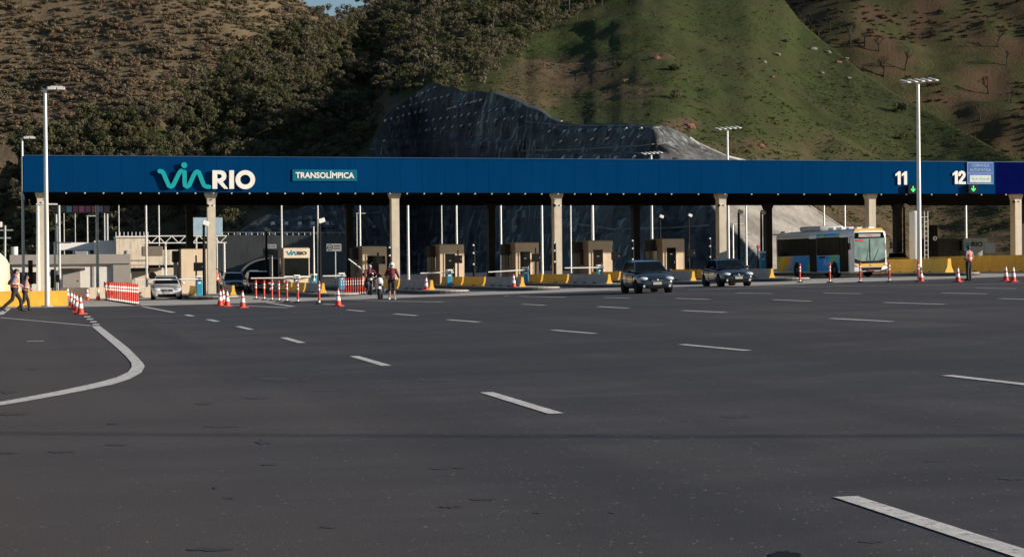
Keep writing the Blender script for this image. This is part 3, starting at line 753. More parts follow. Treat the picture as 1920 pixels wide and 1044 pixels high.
x0, x1 = bspan(178, 278, 192); xm = (x0+x1)/2; w = x1-x0
t = thing('block_house', 'white two-part block house with a shaded side above the grey building', 'building', (xm, 192, 0))
MB().box(w*0.2, 3, 2.65, w*0.6, 6, 5.4).build('wall', m_stained, t)
MB().box(-w*0.3, 4, 2.5, w*0.4, 5, 5.1).build('side_wing', m_wallw, t)
MB().box(w*0.2, 3, 5.4, w*0.62, 6.3, 0.16).build('roof', m_wallw, t)
m = MB()
for k in range(9): m.cyl((-w*0.1+k*w*0.075, 0.2, 5.4), (-w*0.1+k*w*0.075, 0.2, 5.9), 0.03, 0.03, 6)
m.build('roof_post', m_white, t)
x0, x1 = bspan(109, 182, 196); xm = (x0+x1)/2; w = x1-x0
t = thing('carport', 'flat white carport roof behind the grey building', 'carport', (xm, 196, 0))
MB().box(0, 2, 4.5, w, 4, 0.8, bev=0.02).build('roof', m_white, t)
for xx in (-w*0.45, -w*0.1, w*0.3, w*0.47): MB().box(xx, 0.3, 2.05, 0.18, 0.18, 4.1).build('post', m_white, t)
p = P(147, 500, 192)
t = thing('utility_shelter', 'blue and grey machinery box standing under the white carport roof', 'equipment', (p.x, 192, 0))
MB().box(0, 0, 2.9, 2.4, 1.2, 0.7, bev=0.08).build('housing', M('machine_blue', (0.03, 0.13, 0.32), 0.5), t)
MB().box(0.3, 0, 3.6, 1.3, 1.0, 0.7, bev=0.06).build('cabinet', m_steel, t)
MB().box(0, 0, 1.3, 2.0, 1.0, 2.5).build('base', m_wallg, t)
# low cream wall
x0, x1 = bspan(112, 285, 120); xm = (x0+x1)/2
o = MB(); o.box(0, 0, 0.36, x1-x0, 0.3, 0.72, bev=0.02); o = o.build('low_wall', m_cream); o.location = (xm, 120, 0)
tag(o, 'low cream wall behind the red posts and small cones', 'wall')
# cream boundary wall at the left picture edge
o = MB(); o.prism([(94, -0.1), (94, 2.8), (112, 2.55), (122, 2.25), (134, 1.9), (158, 1.7), (158, -0.1)], 'x', -3.0, -2.62)
o = o.build('boundary_wall', m_cream); tag(o, 'cream concrete wall sloping down at the left picture edge', 'wall')
# dark signal columns by the left gate
for px, Y, ty, by, w, lab in ((57, 125, 488, 533, 0.30, 'tall black ticket column behind the walking attendants'), (98, 125, 505, 540, 0.24, 'black ticket column right of the left pale column'), (108, 123, 515, 529, 0.26, 'small black box on a post right of the left column')):
    a = P(px, ty, Y); c = P(px, by, Y)
    t = thing('ticket_column', lab, 'ticket machine', (a.x, Y, 0))
    MB().box(0, 0, (a.z+c.z)/2, w, 0.3, a.z-c.z, bev=0.03).build('housing', m_black, t)
    MB().cyl((0, 0, 0), (0, 0, c.z), 0.07, 0.07, 8).build('post', m_steel, t)
    MB().box(0, -0.16, a.z-0.25, w*0.6, 0.02, 0.16).build('screen', m_glassd, t)
# truss gantry
xa, xb = P(270, 450, 172).x, P(425, 450, 172).x; zt, zb = P(330, 442.5, 172).z, P(330, 455.5, 172).z
t = thing('truss_gantry', 'white steel truss beam spanning behind the leftmost booth', 'gantry', (xa, 172, 0))
m = MB(); L = xb-xa
for z in (zt, zb):
    for yy in (0, 0.8): m.cyl((0, yy, z), (L, yy, z), 0.05, 0.05, 6)
n = 12
for k in range(n): m.cyl((L*k/n, 0, zb if k % 2 else zt), (L*(k+1)/n, 0, zt if k % 2 else zb), 0.035, 0.035, 6)
m.build('truss', m_white, t)
for xx in (L*0.26, L-0.2): MB().cyl((xx, 0.4, 0), (xx, 0.4, zb), 0.12, 0.1, 10).build('post', m_pole, t)
MB().box(L*0.10, 0.6, zb-0.75, 1.9, 1.2, 0.9, bev=0.05).build('control_box', M('box_brown', (.16, .13, .10), .7), t)
# billboard
a, c = P(357, 408, 200), P(417, 441, 200)
t = thing('billboard', 'blank pale blue billboard behind the first tall column', 'billboard', ((a.x+c.x)/2, 200, 0))
MB().box(0, 0, (a.z+c.z)/2, c.x-a.x, 0.25, a.z-c.z, bev=0.02).build('panel', M('billboard_pale', (0.30, 0.42, 0.50), 0.5), t)
for s_ in (-1, 1): MB().cyl((s_*1.1, 0.2, 0), (s_*1.1, 0.2, c.z+0.3), 0.12, 0.12, 8).build('post', m_steel, t)
# coloured gantry sign strip
a, c = P(100, 386, 215), P(206, 398.5, 215); L = c.x-a.x; hh = a.z-c.z
t = thing('gantry_sign', 'strip of dark blue and red panels on a far gantry under the canopy edge', 'sign', (a.x, 215, 0))
MB().box(L/2, 0.2, (a.z+c.z)/2, L, 0.2, hh+0.15).build('frame', m_black, t)
cols = [(.03, .02, .03), (.03, .025, .03), (.05, .22, .33), (.13, .03, .09), (.30, .05, .20), (.13, .05, .07), (.18, .05, .06), (.06, .12, .2), (.05, .03, .03)]
for k, cc in enumerate(cols): MB().box(L*(k+0.5)/len(cols), 0.08, (a.z+c.z)/2, L/len(cols)-0.12, 0.05, hh-0.1).build('panel', M('gantry_panel_%d' % k, tuple(v*.28 for v in cc), 0.4), t)
for xx in (0.3, L-0.3): MB().cyl((xx, 0.4, 0), (xx, 0.4, c.z), 0.14, 0.14, 8).build('post', m_steel, t)
# small road signs behind
def road_sign(pl, pt, pr, pb, Y, label, symbol=True):
    a, c = P(pl, pt, Y), P(pr, pb, Y); w = c.x-a.x; h = a.z-c.z; zc = (a.z+c.z)/2
    t = thing('road_sign', label, 'road sign', ((a.x+c.x)/2, Y, 0))
    MB().box(0, 0, zc, w, 0.05, h, bev=0.01).build('panel', m_signgrey, t)
    m = MB()
    for k in range(10):
        a0, a1 = 2*math.pi*k/10, 2*math.pi*(k+1)/10; r = h*0.34
        m.stroke([(-w*0.26+r*math.cos(a0), zc+r*math.sin(a0)), (-w*0.26+r*math.cos(a1), zc+r*math.sin(a1))], h*0.09, -0.034, -0.026)
    m.box(-w*0.26, -0.03, zc, h*0.34, 0.008, h*0.14)
    for dz in (0.2, -0.12): m.box(w*0.2, -0.03, zc+h*dz, w*0.42, 0.008, h*0.12)
    m.build('marking', m_black, t)
    MB().cyl((w*0.1, 0.08, 0), (w*0.1, 0.08, zc), 0.06, 0.06, 8).build('post', m_steel, t)
road_sign(612, 457, 640, 471, 150, 'grey rectangular road sign right of the upright boom')
road_sign(498, 458, 518, 466, 160, 'small grey road sign left of the via RIO booth, the upper of two')
road_sign(493, 466, 516, 480, 140, 'small grey road sign left of the via RIO booth, the lower of two')
# utility pole left
p = P(8, 500, 170)
t = thing('utility_pole', 'leaning utility pole with transformer boxes at the left picture edge', 'utility pole', (p.x, 170, 0))
MB().cyl((0, 0, 0), (0.1, 0, 6.0), 0.14, 0.1, 10).build('pole', m_steel, t)
m = MB(); m.box(0, 0, 5.6, 1.6, 0.12, 0.12); m.box(0, 0, 4.9, 1.2, 0.12, 0.12); m.build('crossarm', m_steel, t)
MB().cyl((0.9, 0, 3.2), (0.9, 0, 4.1), 0.3, 0.3, 12).build('transformer', m_lamp, t)
MB().box(-0.4, 0, 6.1, 0.5, 0.4, 0.5, bev=0.03).build('cabinet', m_wallw, t)
MB().cyl((-1.3, 0, 5.5), (0.6, 0.2, 1.0), 0.06, 0.06, 8).build('brace', m_steel, t)

# right side: dark booth, signal tower, white tank
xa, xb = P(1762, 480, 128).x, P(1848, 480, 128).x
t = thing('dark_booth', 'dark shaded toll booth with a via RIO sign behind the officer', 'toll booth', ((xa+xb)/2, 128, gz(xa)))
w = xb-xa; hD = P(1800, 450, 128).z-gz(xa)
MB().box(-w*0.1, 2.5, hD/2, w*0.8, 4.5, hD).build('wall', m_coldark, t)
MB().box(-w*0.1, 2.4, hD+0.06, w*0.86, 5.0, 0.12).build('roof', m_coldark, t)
MB().box(w*0.25, -0.1, hD-0.35, w*0.52, 0.3, 0.95).build('sign_panel', m_signgrey, t)
text('lettering', 'via', 0.55, 0.02, m_cab, t, (w*0.075, -0.27, hD-0.35), width=0.85, bold=0.02); text('lettering', 'RIO', 0.5, 0.02, m_black, t, (w*0.275, -0.27, hD-0.35), width=0.95, bold=0.02)
MB().box(w*0.08, 0.22, 1.2, 0.9, 0.04, 1.7).build('door', m_glassd, t)
MB().box(w*0.35, 0.22, 1.5, 0.9, 0.04, 1.1).build('window', m_signgrey, t)
a, c = P(1846, 455, 122), P(1866, 474, 122)
t = thing('notice_board', 'plain pale grey board on a post right of the officer', 'board', ((a.x+c.x)/2, 122, gz(a.x)))
MB().box(0, 0, (a.z+c.z)/2-gz(a.x), c.x-a.x, 0.06, a.z-c.z, bev=0.01).build('panel', m_signgrey, t)
MB().cyl((0, 0.06, 0), (0, 0.06, c.z-gz(a.x)+0.2), 0.05, 0.05, 8).build('post', m_steel, t)
a, c = P(1743, 422, 124), P(1757, 470, 124)
t = thing('signal_tower', 'black signal tower with a round white sign left of the dark booth', 'signal', ((a.x+c.x)/2, 124, gz(a.x)))
zz = gz(a.x)
MB().box(0, 0, (a.z+c.z)/2-zz, c.x-a.x, 0.3, a.z-c.z, bev=0.03).build('housing', m_black, t)
MB().cyl((0, 0, 0), (0, 0, c.z-zz), 0.09, 0.09, 10).build('post', m_black, t)
m = MB(); q = P(1751, 447, 124); m.cyl((q.x-(a.x+c.x)/2, -0.2, q.z-zz), (q.x-(a.x+c.x)/2, -0.16, q.z-zz), 0.17, 0.17, 18); r_ = m.build('round_sign', m_white, t)
MB().box(q.x-(a.x+c.x)/2, -0.21, q.z-zz, 0.12, 0.012, 0.12).build('symbol', m_black, r_)
p = at(1715, 112); hT = P(1715, 396, 112).z-p.z
t = thing('white_tank', 'upright white cylinder with a ladder beside the big lamp pole', 'tank', p)
MB().lathe([(0.34, 0), (0.34, hT-0.1), (0.26, hT), (0.02, hT+0.02)], 24).build('cylinder', m_white, t, smooth=True)
m = MB()
for dx in (0.75, 1.0): m.cyl((dx, 0, 0), (dx, 0, hT), 0.025, 0.025, 6)
for k in range(12): m.cyl((0.75, 0, 0.3+k*0.32), (1.0, 0, 0.3+k*0.32), 0.018, 0.018, 6)
for zz in (0.6, hT-0.4): m.cyl((0.3, 0, zz), (0.75, 0, zz), 0.02, 0.02, 6)
m.build('ladder', m_lamp, t)
# red lane light on the dark post at the bus rear
p = P(1422, 463, 126)
t = thing('red_light', 'small red signal lamp by the dark column at the bus rear', 'signal', (p.x, 126, gz(p.x)))
MB().box(0, 0.06, p.z-gz(p.x), 0.22, 0.12, 0.22, bev=0.02).build('housing', m_black, t)
MB().cyl((0, -0.02, p.z-gz(p.x)), (0, 0.0, p.z-gz(p.x)), 0.08, 0.08, 14).build('lens', m_redlamp, t)
MB().cyl((0, 0.1, 0), (0, 0.1, p.z-gz(p.x)), 0.05, 0.05, 8).build('post', m_black, t)

# ------------------------------------------------------------------ cones and delineators
def cone_proto(loc, label):
    t = thing('traffic_cone', label, 'traffic cone', loc, rnd.uniform(0, 1.5))
    MB().box(0, 0, 0.02, 0.40, 0.40, 0.04, bev=0.012).build('base', m_red, t)
    H = 0.75
    def rr(z): return 0.145*(1-z/H)+0.028*z/H
    def seg(a, b, mm, nm, g=0.0): MB().lathe([(rr(a)+g, a), (rr(b)+g, b)], 20).build(nm, mm, t, smooth=True)
    seg(0.04, 0.24, m_red, 'cone_body'); seg(0.24, 0.42, m_refl, 'reflective_band', 0.002); seg(0.42, 0.50, m_red, 'cone_body'); seg(0.50, 0.66, m_refl, 'reflective_band', 0.002); seg(0.66, 0.75, m_red, 'cone_body')
    return t
CN = [(151, 589, 'nearest red and white cone of the left cluster beside the block markings'), (144, 585, 'second nearest cone of the left cluster, partly covered'), (139, 580, 'third cone of the left cluster behind the two nearest'), (134, 575, 'rearmost cone of the left cluster by the yellow barrier end'),
      (127, 561, 'small cone at the right end of the bright yellow barrier'), (164, 563.5, 'small cone left of the pair before the low cream wall'), (184, 563, 'small cone before the low cream wall, nearest the red posts'),
      (413, 573, 'leftmost cone of the three right of the pale column'), (418.5, 570, 'middle rear cone of the three right of the pale column'), (426, 574.5, 'rightmost cone of the three right of the pale column'), (455, 577, 'lone cone left of the row of seven red posts'), (634, 574, 'lone cone at the right end of the row of seven red posts'),
      (799, 548.5, 'small cone on the island nose right of the motorcyclists'), (963, 543, 'small cone on the island nose left of the middle column'), (1796, 528.5, 'red cone just left of the standing officer'), (1886, 527, 'left one of the two cones near the right picture edge'), (1900, 528.5, 'right one of the two cones near the right picture edge'), (1727, 528.5, 'cone touching the last red post below the big lamp pole')]
c0 = None
for px, py, lab in CN:
    p = ground(px, py)
    if py == 548.5 or py == 543: p = at(px, 99.0); p.z += 0.2
    if c0 is None: c0 = cone_proto(p, lab)
    else: dup(c0, p, rnd.uniform(0, 1.5), lab)
def del_proto(loc, label, group):
    t = thing('delineator_post', label, 'delineator post', loc, 0, group)
    MB().lathe([(0.19, 0.0), (0.19, 0.03), (0.11, 0.06), (0.06, 0.07)], 16).build('base', m_rubber, t)
    def seg(a, b, mm, nm, g=0.0): MB().lathe([(0.05+g, a), (0.05+g, b)], 14).build(nm, mm, t, smooth=True)
    seg(0.06, 0.16, m_refl, 'reflective_band', .001); seg(0.16, 0.62, m_red, 'tube'); seg(0.62, 0.72, m_refl, 'reflective_band', .001); seg(0.72, 0.79, m_red, 'tube'); seg(0.79, 0.89, m_refl, 'reflective_band', .001); seg(0.89, 1.02, m_red, 'tube')
    MB().sph((0, 0, 1.02), 0.05, 0.05, 0.04).build('cap', m_red, t)
    return t
d0 = None
DL = []
n = 18
a, b = Vector((199, 563)), Vector((258, 572))
for k in range(n):
    q = a.lerp(b, k/(n-1)); DL.append((q.x, q.y, 'red and white post in the tight row left of the silver sedan, front line', 'tight row of red posts left of the silver sedan'))
for k in range(14):
    q = Vector((196, 558.5)).lerp(Vector((246, 565)), k/13); DL.append((q.x, q.y, 'red and white post in the tight row left of the silver sedan, back line', 'tight row of red posts left of the silver sedan'))
for px, py, lab in ((480, 561, 'first red post from the left in the row before the via RIO booth'), (495.5, 562.5, 'second red post in the row before the via RIO booth'), (510, 564, 'third red post in the row before the via RIO booth'), (523, 565, 'fourth red post in the row before the via RIO booth'),
                    (538, 566, 'fifth red post in the row before the via RIO booth'), (558.5, 567.5, 'sixth red post in the row before the via RIO booth'), (598.5, 570, 'seventh, nearest and largest red post before the via RIO booth')):
    DL.append((px, py, lab, 'row of seven red posts'))
for px, py, lab in ((1500, 530, 'red post before the bus rear wheel'), (1556, 530, 'red post before the bus middle'), (1613, 529.5, 'red post before the bus front left corner'), (1667.5, 528.5, 'red post before the bus front right corner'), (1722, 528, 'red post with a cone below the big lamp pole')):
    DL.append((px, py, lab, 'red posts before the bus'))
for k in range(13):
    DL.append((640+k*4.4, 554-0.2*k, 'slim red post in the dense row left of the motorcyclists', 'dense row of slim red posts'))
for px, py, lab, grp in DL:
    p = ground(px, py)
    if d0 is None: d0 = del_proto(p, lab, grp)
    else:
        e_ = dup(d0, p, 0, lab, grp)
        if grp.startswith('dense'): e_.scale = (.55, .55, .95)
        elif grp.startswith('tight'): e_.scale = (.9, .9, 1.0)
# chain of white bar over row of seven posts
# ------------------------------------------------------------------ vehicles
def boolean_cut(o, cutter):
    md = o.modifiers.new('b', 'BOOLEAN'); md.operation = 'DIFFERENCE'; md.object = cutter; md.solver = 'EXACT'
    bake(o)
def wheel(parent, x, y, r, w, name='wheel'):
    t = MB(); pr = [(r*0.66, -w/2), (r*0.93, -w/2), (r, -w*0.36), (r, w*0.36), (r*0.93, w/2), (r*0.66, w/2)]
    t.lathe(pr, 28); bmesh.ops.rotate(t.bm, verts=t.bm.verts, cent=(0, 0, 0), matrix=Matrix.Rotation(math.pi/2, 3, 'Y')); bmesh.ops.translate(t.bm, verts=t.bm.verts, vec=(x, y, r))
    t = t.build(name, m_rubber, parent, smooth=True)
    s = 1 if x > 0 else -1
    m = MB(); xo = x+s*(w/2-0.02)
    m.cyl((x-s*0.02, y, r), (xo, y, r), r*0.20, r*0.18, 14)
    for k in range(7):
        a = 2*math.pi*k/7
        m.cyl((xo-s*0.01, y+r*0.1*math.cos(a), r+r*0.1*math.sin(a)), (xo-s*0.01, y+r*0.62*math.cos(a), r+r*0.62*math.sin(a)), r*0.075, r*0.06, 6)
    for k in range(24):
        a, b2 = 2*math.pi*k/24, 2*math.pi*(k+1)/24
        m.cyl((xo-s*0.005, y+r*0.63*math.cos(a), r+r*0.63*math.sin(a)), (xo-s*0.005, y+r*0.63*math.cos(b2), r+r*0.63*math.sin(b2)), r*0.045, r*0.045, 5)
    m.build('rim', m_steel, t, smooth=True)
    return t
HATCH = dict(L=4.02, W=1.75, st=[(-2.02, .56, .30, .50, .54), (-1.98, .70, .24, .60, .66), (-1.86, .79, .20, .70, .77), (-1.60, .845, .19, .79, .875), (-1.25, .868, .19, .86, .94), (-.92, .873, .19, .91, .99), (0, .875, .19, .95, .98), (1.1, .872, .19, .98, 1.0), (1.65, .85, .21, 1.0, 1.02), (1.93, .79, .28, .97, 1.0), (2.01, .70, .36, .85, .90)],
    gh=[(-1.05, .96), (-.36, 1.47), (.35, 1.535), (1.35, 1.50), (1.92, .99)], gw=(.79, .60), wy=(-1.27, 1.30), r=.31, split=(.42, 1.12))
SEDAN = dict(L=4.45, W=1.76, st=[(-2.24, .58, .28, .48, .52), (-2.19, .72, .22, .58, .64), (-2.05, .80, .18, .67, .73), (-1.75, .85, .17, .75, .82), (-1.30, .87, .17, .82, .90), (-.92, .878, .17, .87, .95), (0, .88, .17, .91, .94), (.9, .878, .17, .93, .96), (1.55, .865, .18, .95, 1.0), (2.0, .83, .24, .95, 1.01), (2.19, .76, .32, .90, .96), (2.24, .68, .40, .78, .82)],
    gh=[(-1.10, .92), (-.30, 1.40), (.30, 1.46), (.85, 1.43), (1.60, .99)], gw=(.79, .58), wy=(-1.36, 1.34), r=.32, split=(.42, 1.08))
SEDAN2 = dict(SEDAN, H=1.0)
def car(name, label, spec, paint, loc, rz, dark_low=None, grille_wide=True, tilt=0.0, trim=m_chrome, lightbar=False, cat='car'):
    t = thing(name, label, cat, loc, rz, tilt=tilt)
    rings = []
    for y, w, zb, zs, zt in spec['st']:
        half = [(0, zb), (w*.80, zb), (w*.95, zb+.07), (w*.995, zb+.42*(zs-zb)), (w, zb+.68*(zs-zb)), (w*.985, zs-.07), (w*.93, zs), (w*.60, zt-.012), (0, zt)]
        ring = [(x, y, z) for x, z in half] + [(-x, y, z) for x, z in half[-2:0:-1]]
        rings.append(ring)
    b = MB(); b.loft(rings); body = b.build('body', paint, None, smooth=False, sub=2)
    cm = MB()
    for wy in spec['wy']:
        for s in (-1, 1): cm.cyl((s*.98, wy, spec['r']), (s*.60, wy, spec['r']), spec['r']*1.18, spec['r']*1.18, 28)
    cut = cm.build('cut', m_black); boolean_cut(body, cut); bpy.data.objects.remove(cut)
    body.data.polygons.foreach_set('use_smooth', [True]*len(body.data.polygons)); body.data.set_sharp_from_angle(angle=R(40))
    if not len(body.data.materials): body.data.materials.append(paint)
    body.parent = t
    m = MB()
    for wy in spec['wy']:
        for s in (-1, 1): m.cyl((s*.615, wy, spec['r']), (s*.60, wy, spec['r']), spec['r']*1.17, spec['r']*1.17, 24)
    m.box(0, 0, .26, 1.2, spec['L']*.8, .1)
    m.build('underbody', m_rubber, t)
    gh = spec['gh']; wb_, wt_ = spec['gw']
    zlo, zhi = gh[0][1], max(z for _, z in gh)
    def hw(z): return wb_ + (wt_-wb_)*(z-zlo)/(zhi-zlo)
    c = MB(); L_ = [c.bm.verts.new((-hw(z), y, z)) for y, z in gh]; R_ = [c.bm.verts.new((hw(z), y, z)) for y, z in gh]; n = len(gh)
    fs = [c.bm.faces.new(L_), c.bm.faces.new(R_[::-1])]
    for k in range(n): fs.append(c.bm.faces.new((L_[k], R_[k], R_[(k+1) % n], L_[(k+1) % n])))
    bmesh.ops.recalc_face_normals(c.bm, faces=c.bm.faces)
    bmesh.ops.bevel(c.bm, geom=list(c.bm.edges), offset=.035, segments=3, affect='EDGES', profile=.5)
    c.build('cabin', paint, t, smooth=True)
    def panel(nm, a, b2, inset, wa, wb2):     # glass across the car between two profile points
        (ya, za), (yb, zb2) = a, b2
        d = Vector((0, yb-ya, zb2-za)); nrm = Vector((0, -(zb2-za), (yb-ya)))
        nrm.normalize()
        if nrm.z < 0: nrm = -nrm
        p0 = Vector((0, ya, za))+d*inset; p1 = Vector((0, ya, za))+d*(1-inset)
        o = nrm*.006
        pts = [Vector((-hw(p0.z)*wa, p0.y, p0.z))+o, Vector((hw(p0.z)*wa, p0.y, p0.z))+o, Vector((hw(p1.z)*wb2, p1.y, p1.z))+o, Vector((-hw(p1.z)*wb2, p1.y, p1.z))+o]
        MB().slab(pts, -nrm*.02).build(nm, m_glassd, t)
    panel('windshield', gh[0], gh[1], .07, .93, .91); panel('rear_window', gh[4], gh[3], .12, .88, .86)
    s0, s1 = spec['split']
    for s in (-1, 1):
        def SP(y, z): return Vector((s*(hw(z)+.007), y, z))
        zb3 = zlo+.05
        def ytop(z, a, b2): return a[0]+(b2[0]-a[0])*(z-a[1])/(b2[1]-a[1])
        zt3 = zhi-.10
        f0, f1 = ytop(zb3, gh[0], gh[1])+.16, ytop(zt3, gh[0], gh[1])+.10
        e0, e1 = ytop(zb3+.02, gh[4], gh[3])-.14, ytop(zt3, gh[4], gh[3])-.10
        for pts in ([(f0, zb3), (s0-.04, zb3), (s0-.04, zt3), (f1, zt3)], [(s0+.04, zb3), (s1+.3, zb3+.01), (e1, zt3-.02), (s0+.04, zt3)]):
            MB().slab([SP(y, z) for y, z in pts], (-s*.02, 0, 0)).build('side_window', m_glassd, t)
        mr = MB(); mr.sph((s*(.87+.10), gh[0][0]+.42, zlo+.07), .11, .07, .075); mr.cyl((s*.83, gh[0][0]+.42, zlo+.02), (s*.95, gh[0][0]+.42, zlo+.05), .03, .03, 6); mr.build('mirror', paint, t, smooth=True)
        for yy in (s0-.18, s1+.05): MB().box(s*.885, yy, spec['st'][6][3]-.12, .025, .16, .03, bev=.008).build('door_handle', trim, t)
        # door seams as thin dark grooves
        dm = MB()
        for yy in (gh[0][0]+.25, s0, s1+.2): dm.box(s*.873, yy, .62, .02, .012, .56)
        dm.build('door_seam', m_black, t)
    yf = spec['st'][0][0]
    zf = spec['st'][1][3]
    for s in (-1, 1):
        h = MB(); h.sph((s*.60, yf+.21, zf+.06), .25, .19, .10, 18, 12); h = h.build('headlight', m_headl, t, smooth=True); h.rotation_euler = (0, 0, 0)
        MB().sph((s*.60, yf+.10, zf+.055), .055, .06, .05).build('bulb', m_chrome, h, smooth=True)
        MB().cyl((s*.60, yf+.06, .33), (s*.60, yf+.02, .33), .065, .065, 14).build('fog_light', m_headl, t)
        MB().box(s*.62, -yf-.08, .80, .26, .12, .18, bev=.03).build('tail_light', m_red, t)
    g_ = MB(); g_.box(0, yf+.035, zf-.02, .66 if grille_wide else .40, .06, .17, bev=.03); g_ = g_.build('grille', m_black, t)
    MB().box(0, yf+.0, zf-.02, .56 if grille_wide else .3, .012, .03).build('grille_bar', trim, g_)
    MB().sph((0, yf-.005, zf+.0), .05, .02, .05).build('badge', m_chrome, t, smooth=True)
    MB().box(0, yf+.010, .30, 1.05, .06, .17, bev=.04).build('lower_intake', m_black, t)
    MB().box(0, yf-.018, .45, .40, .02, .13, bev=.006).build('licence_plate', m_plate, t)
    wp = MB()
    for xx, a in ((-.35, .25), (.15, .25)):
        (ya, za), (yb, zb2) = gh[0], gh[1]
        wp.cyl((xx, ya+.03, za+.05), (xx+.42, ya+.16, za+.13), .012, .01, 6)
    wp.build('wiper', m_black, t)
    for wy in spec['wy']:
        for s in (-1, 1): wheel(t, s*(spec['W']/2-.11), wy, spec['r'], .20)
    return t
TILT = -math.atan(0.022)
def cpaint(n, c, r=.25): return M(n, c, r, metal=.25, var=.04, coat=1.0)
m_navyp = cpaint('paint_navy', (.018, .035, .055)); m_blackp = cpaint('paint_black_blue', (.008, .012, .024)); m_silver = cpaint('paint_silver', (.70, .69, .67), .3); m_maroon = cpaint('paint_maroon', (.06, .008, .01)); m_whitep = cpaint('paint_white', (.7, .7, .7))
p = ground(1238, 549)
car('hatchback_car', 'dark blue hatchback driving out of the toll lanes, nearest moving car', HATCH, m_navyp, (p.x-0.2, p.y+1.4, p.z), R(-4), tilt=TILT)
p = ground(1386, 536.5)
car('sedan_car', 'black sedan leaving the plaza between the hatchback and the bus', SEDAN, m_blackp, (p.x-0.1, p.y+1.6, p.z), R(-4), tilt=TILT)
p = at(312, 109.2)
silv = car('silver_car', 'silver sedan stopped at the boom of the leftmost booth', SEDAN, m_silver, (p.x, 109.6, 0.0), R(-2))
p = at(437, 140); car('waiting_car', 'dark car waiting behind the grey barrier, left one', SEDAN, m_blackp, (p.x, 140, p.z), 0)
p = at(484, 124); car('waiting_car', 'dark maroon car waiting left of the via RIO booth', HATCH, m_maroon, (p.x, 124, p.z), 0)
p = at(476, 250); dup(silv, p, 0, 'distant white car before the tunnel portal')
p = at(1682, 131); car('white_car', 'white car half hidden behind the barrier right of the bus', SEDAN, m_whitep, p, R(-20), tilt=TILT)

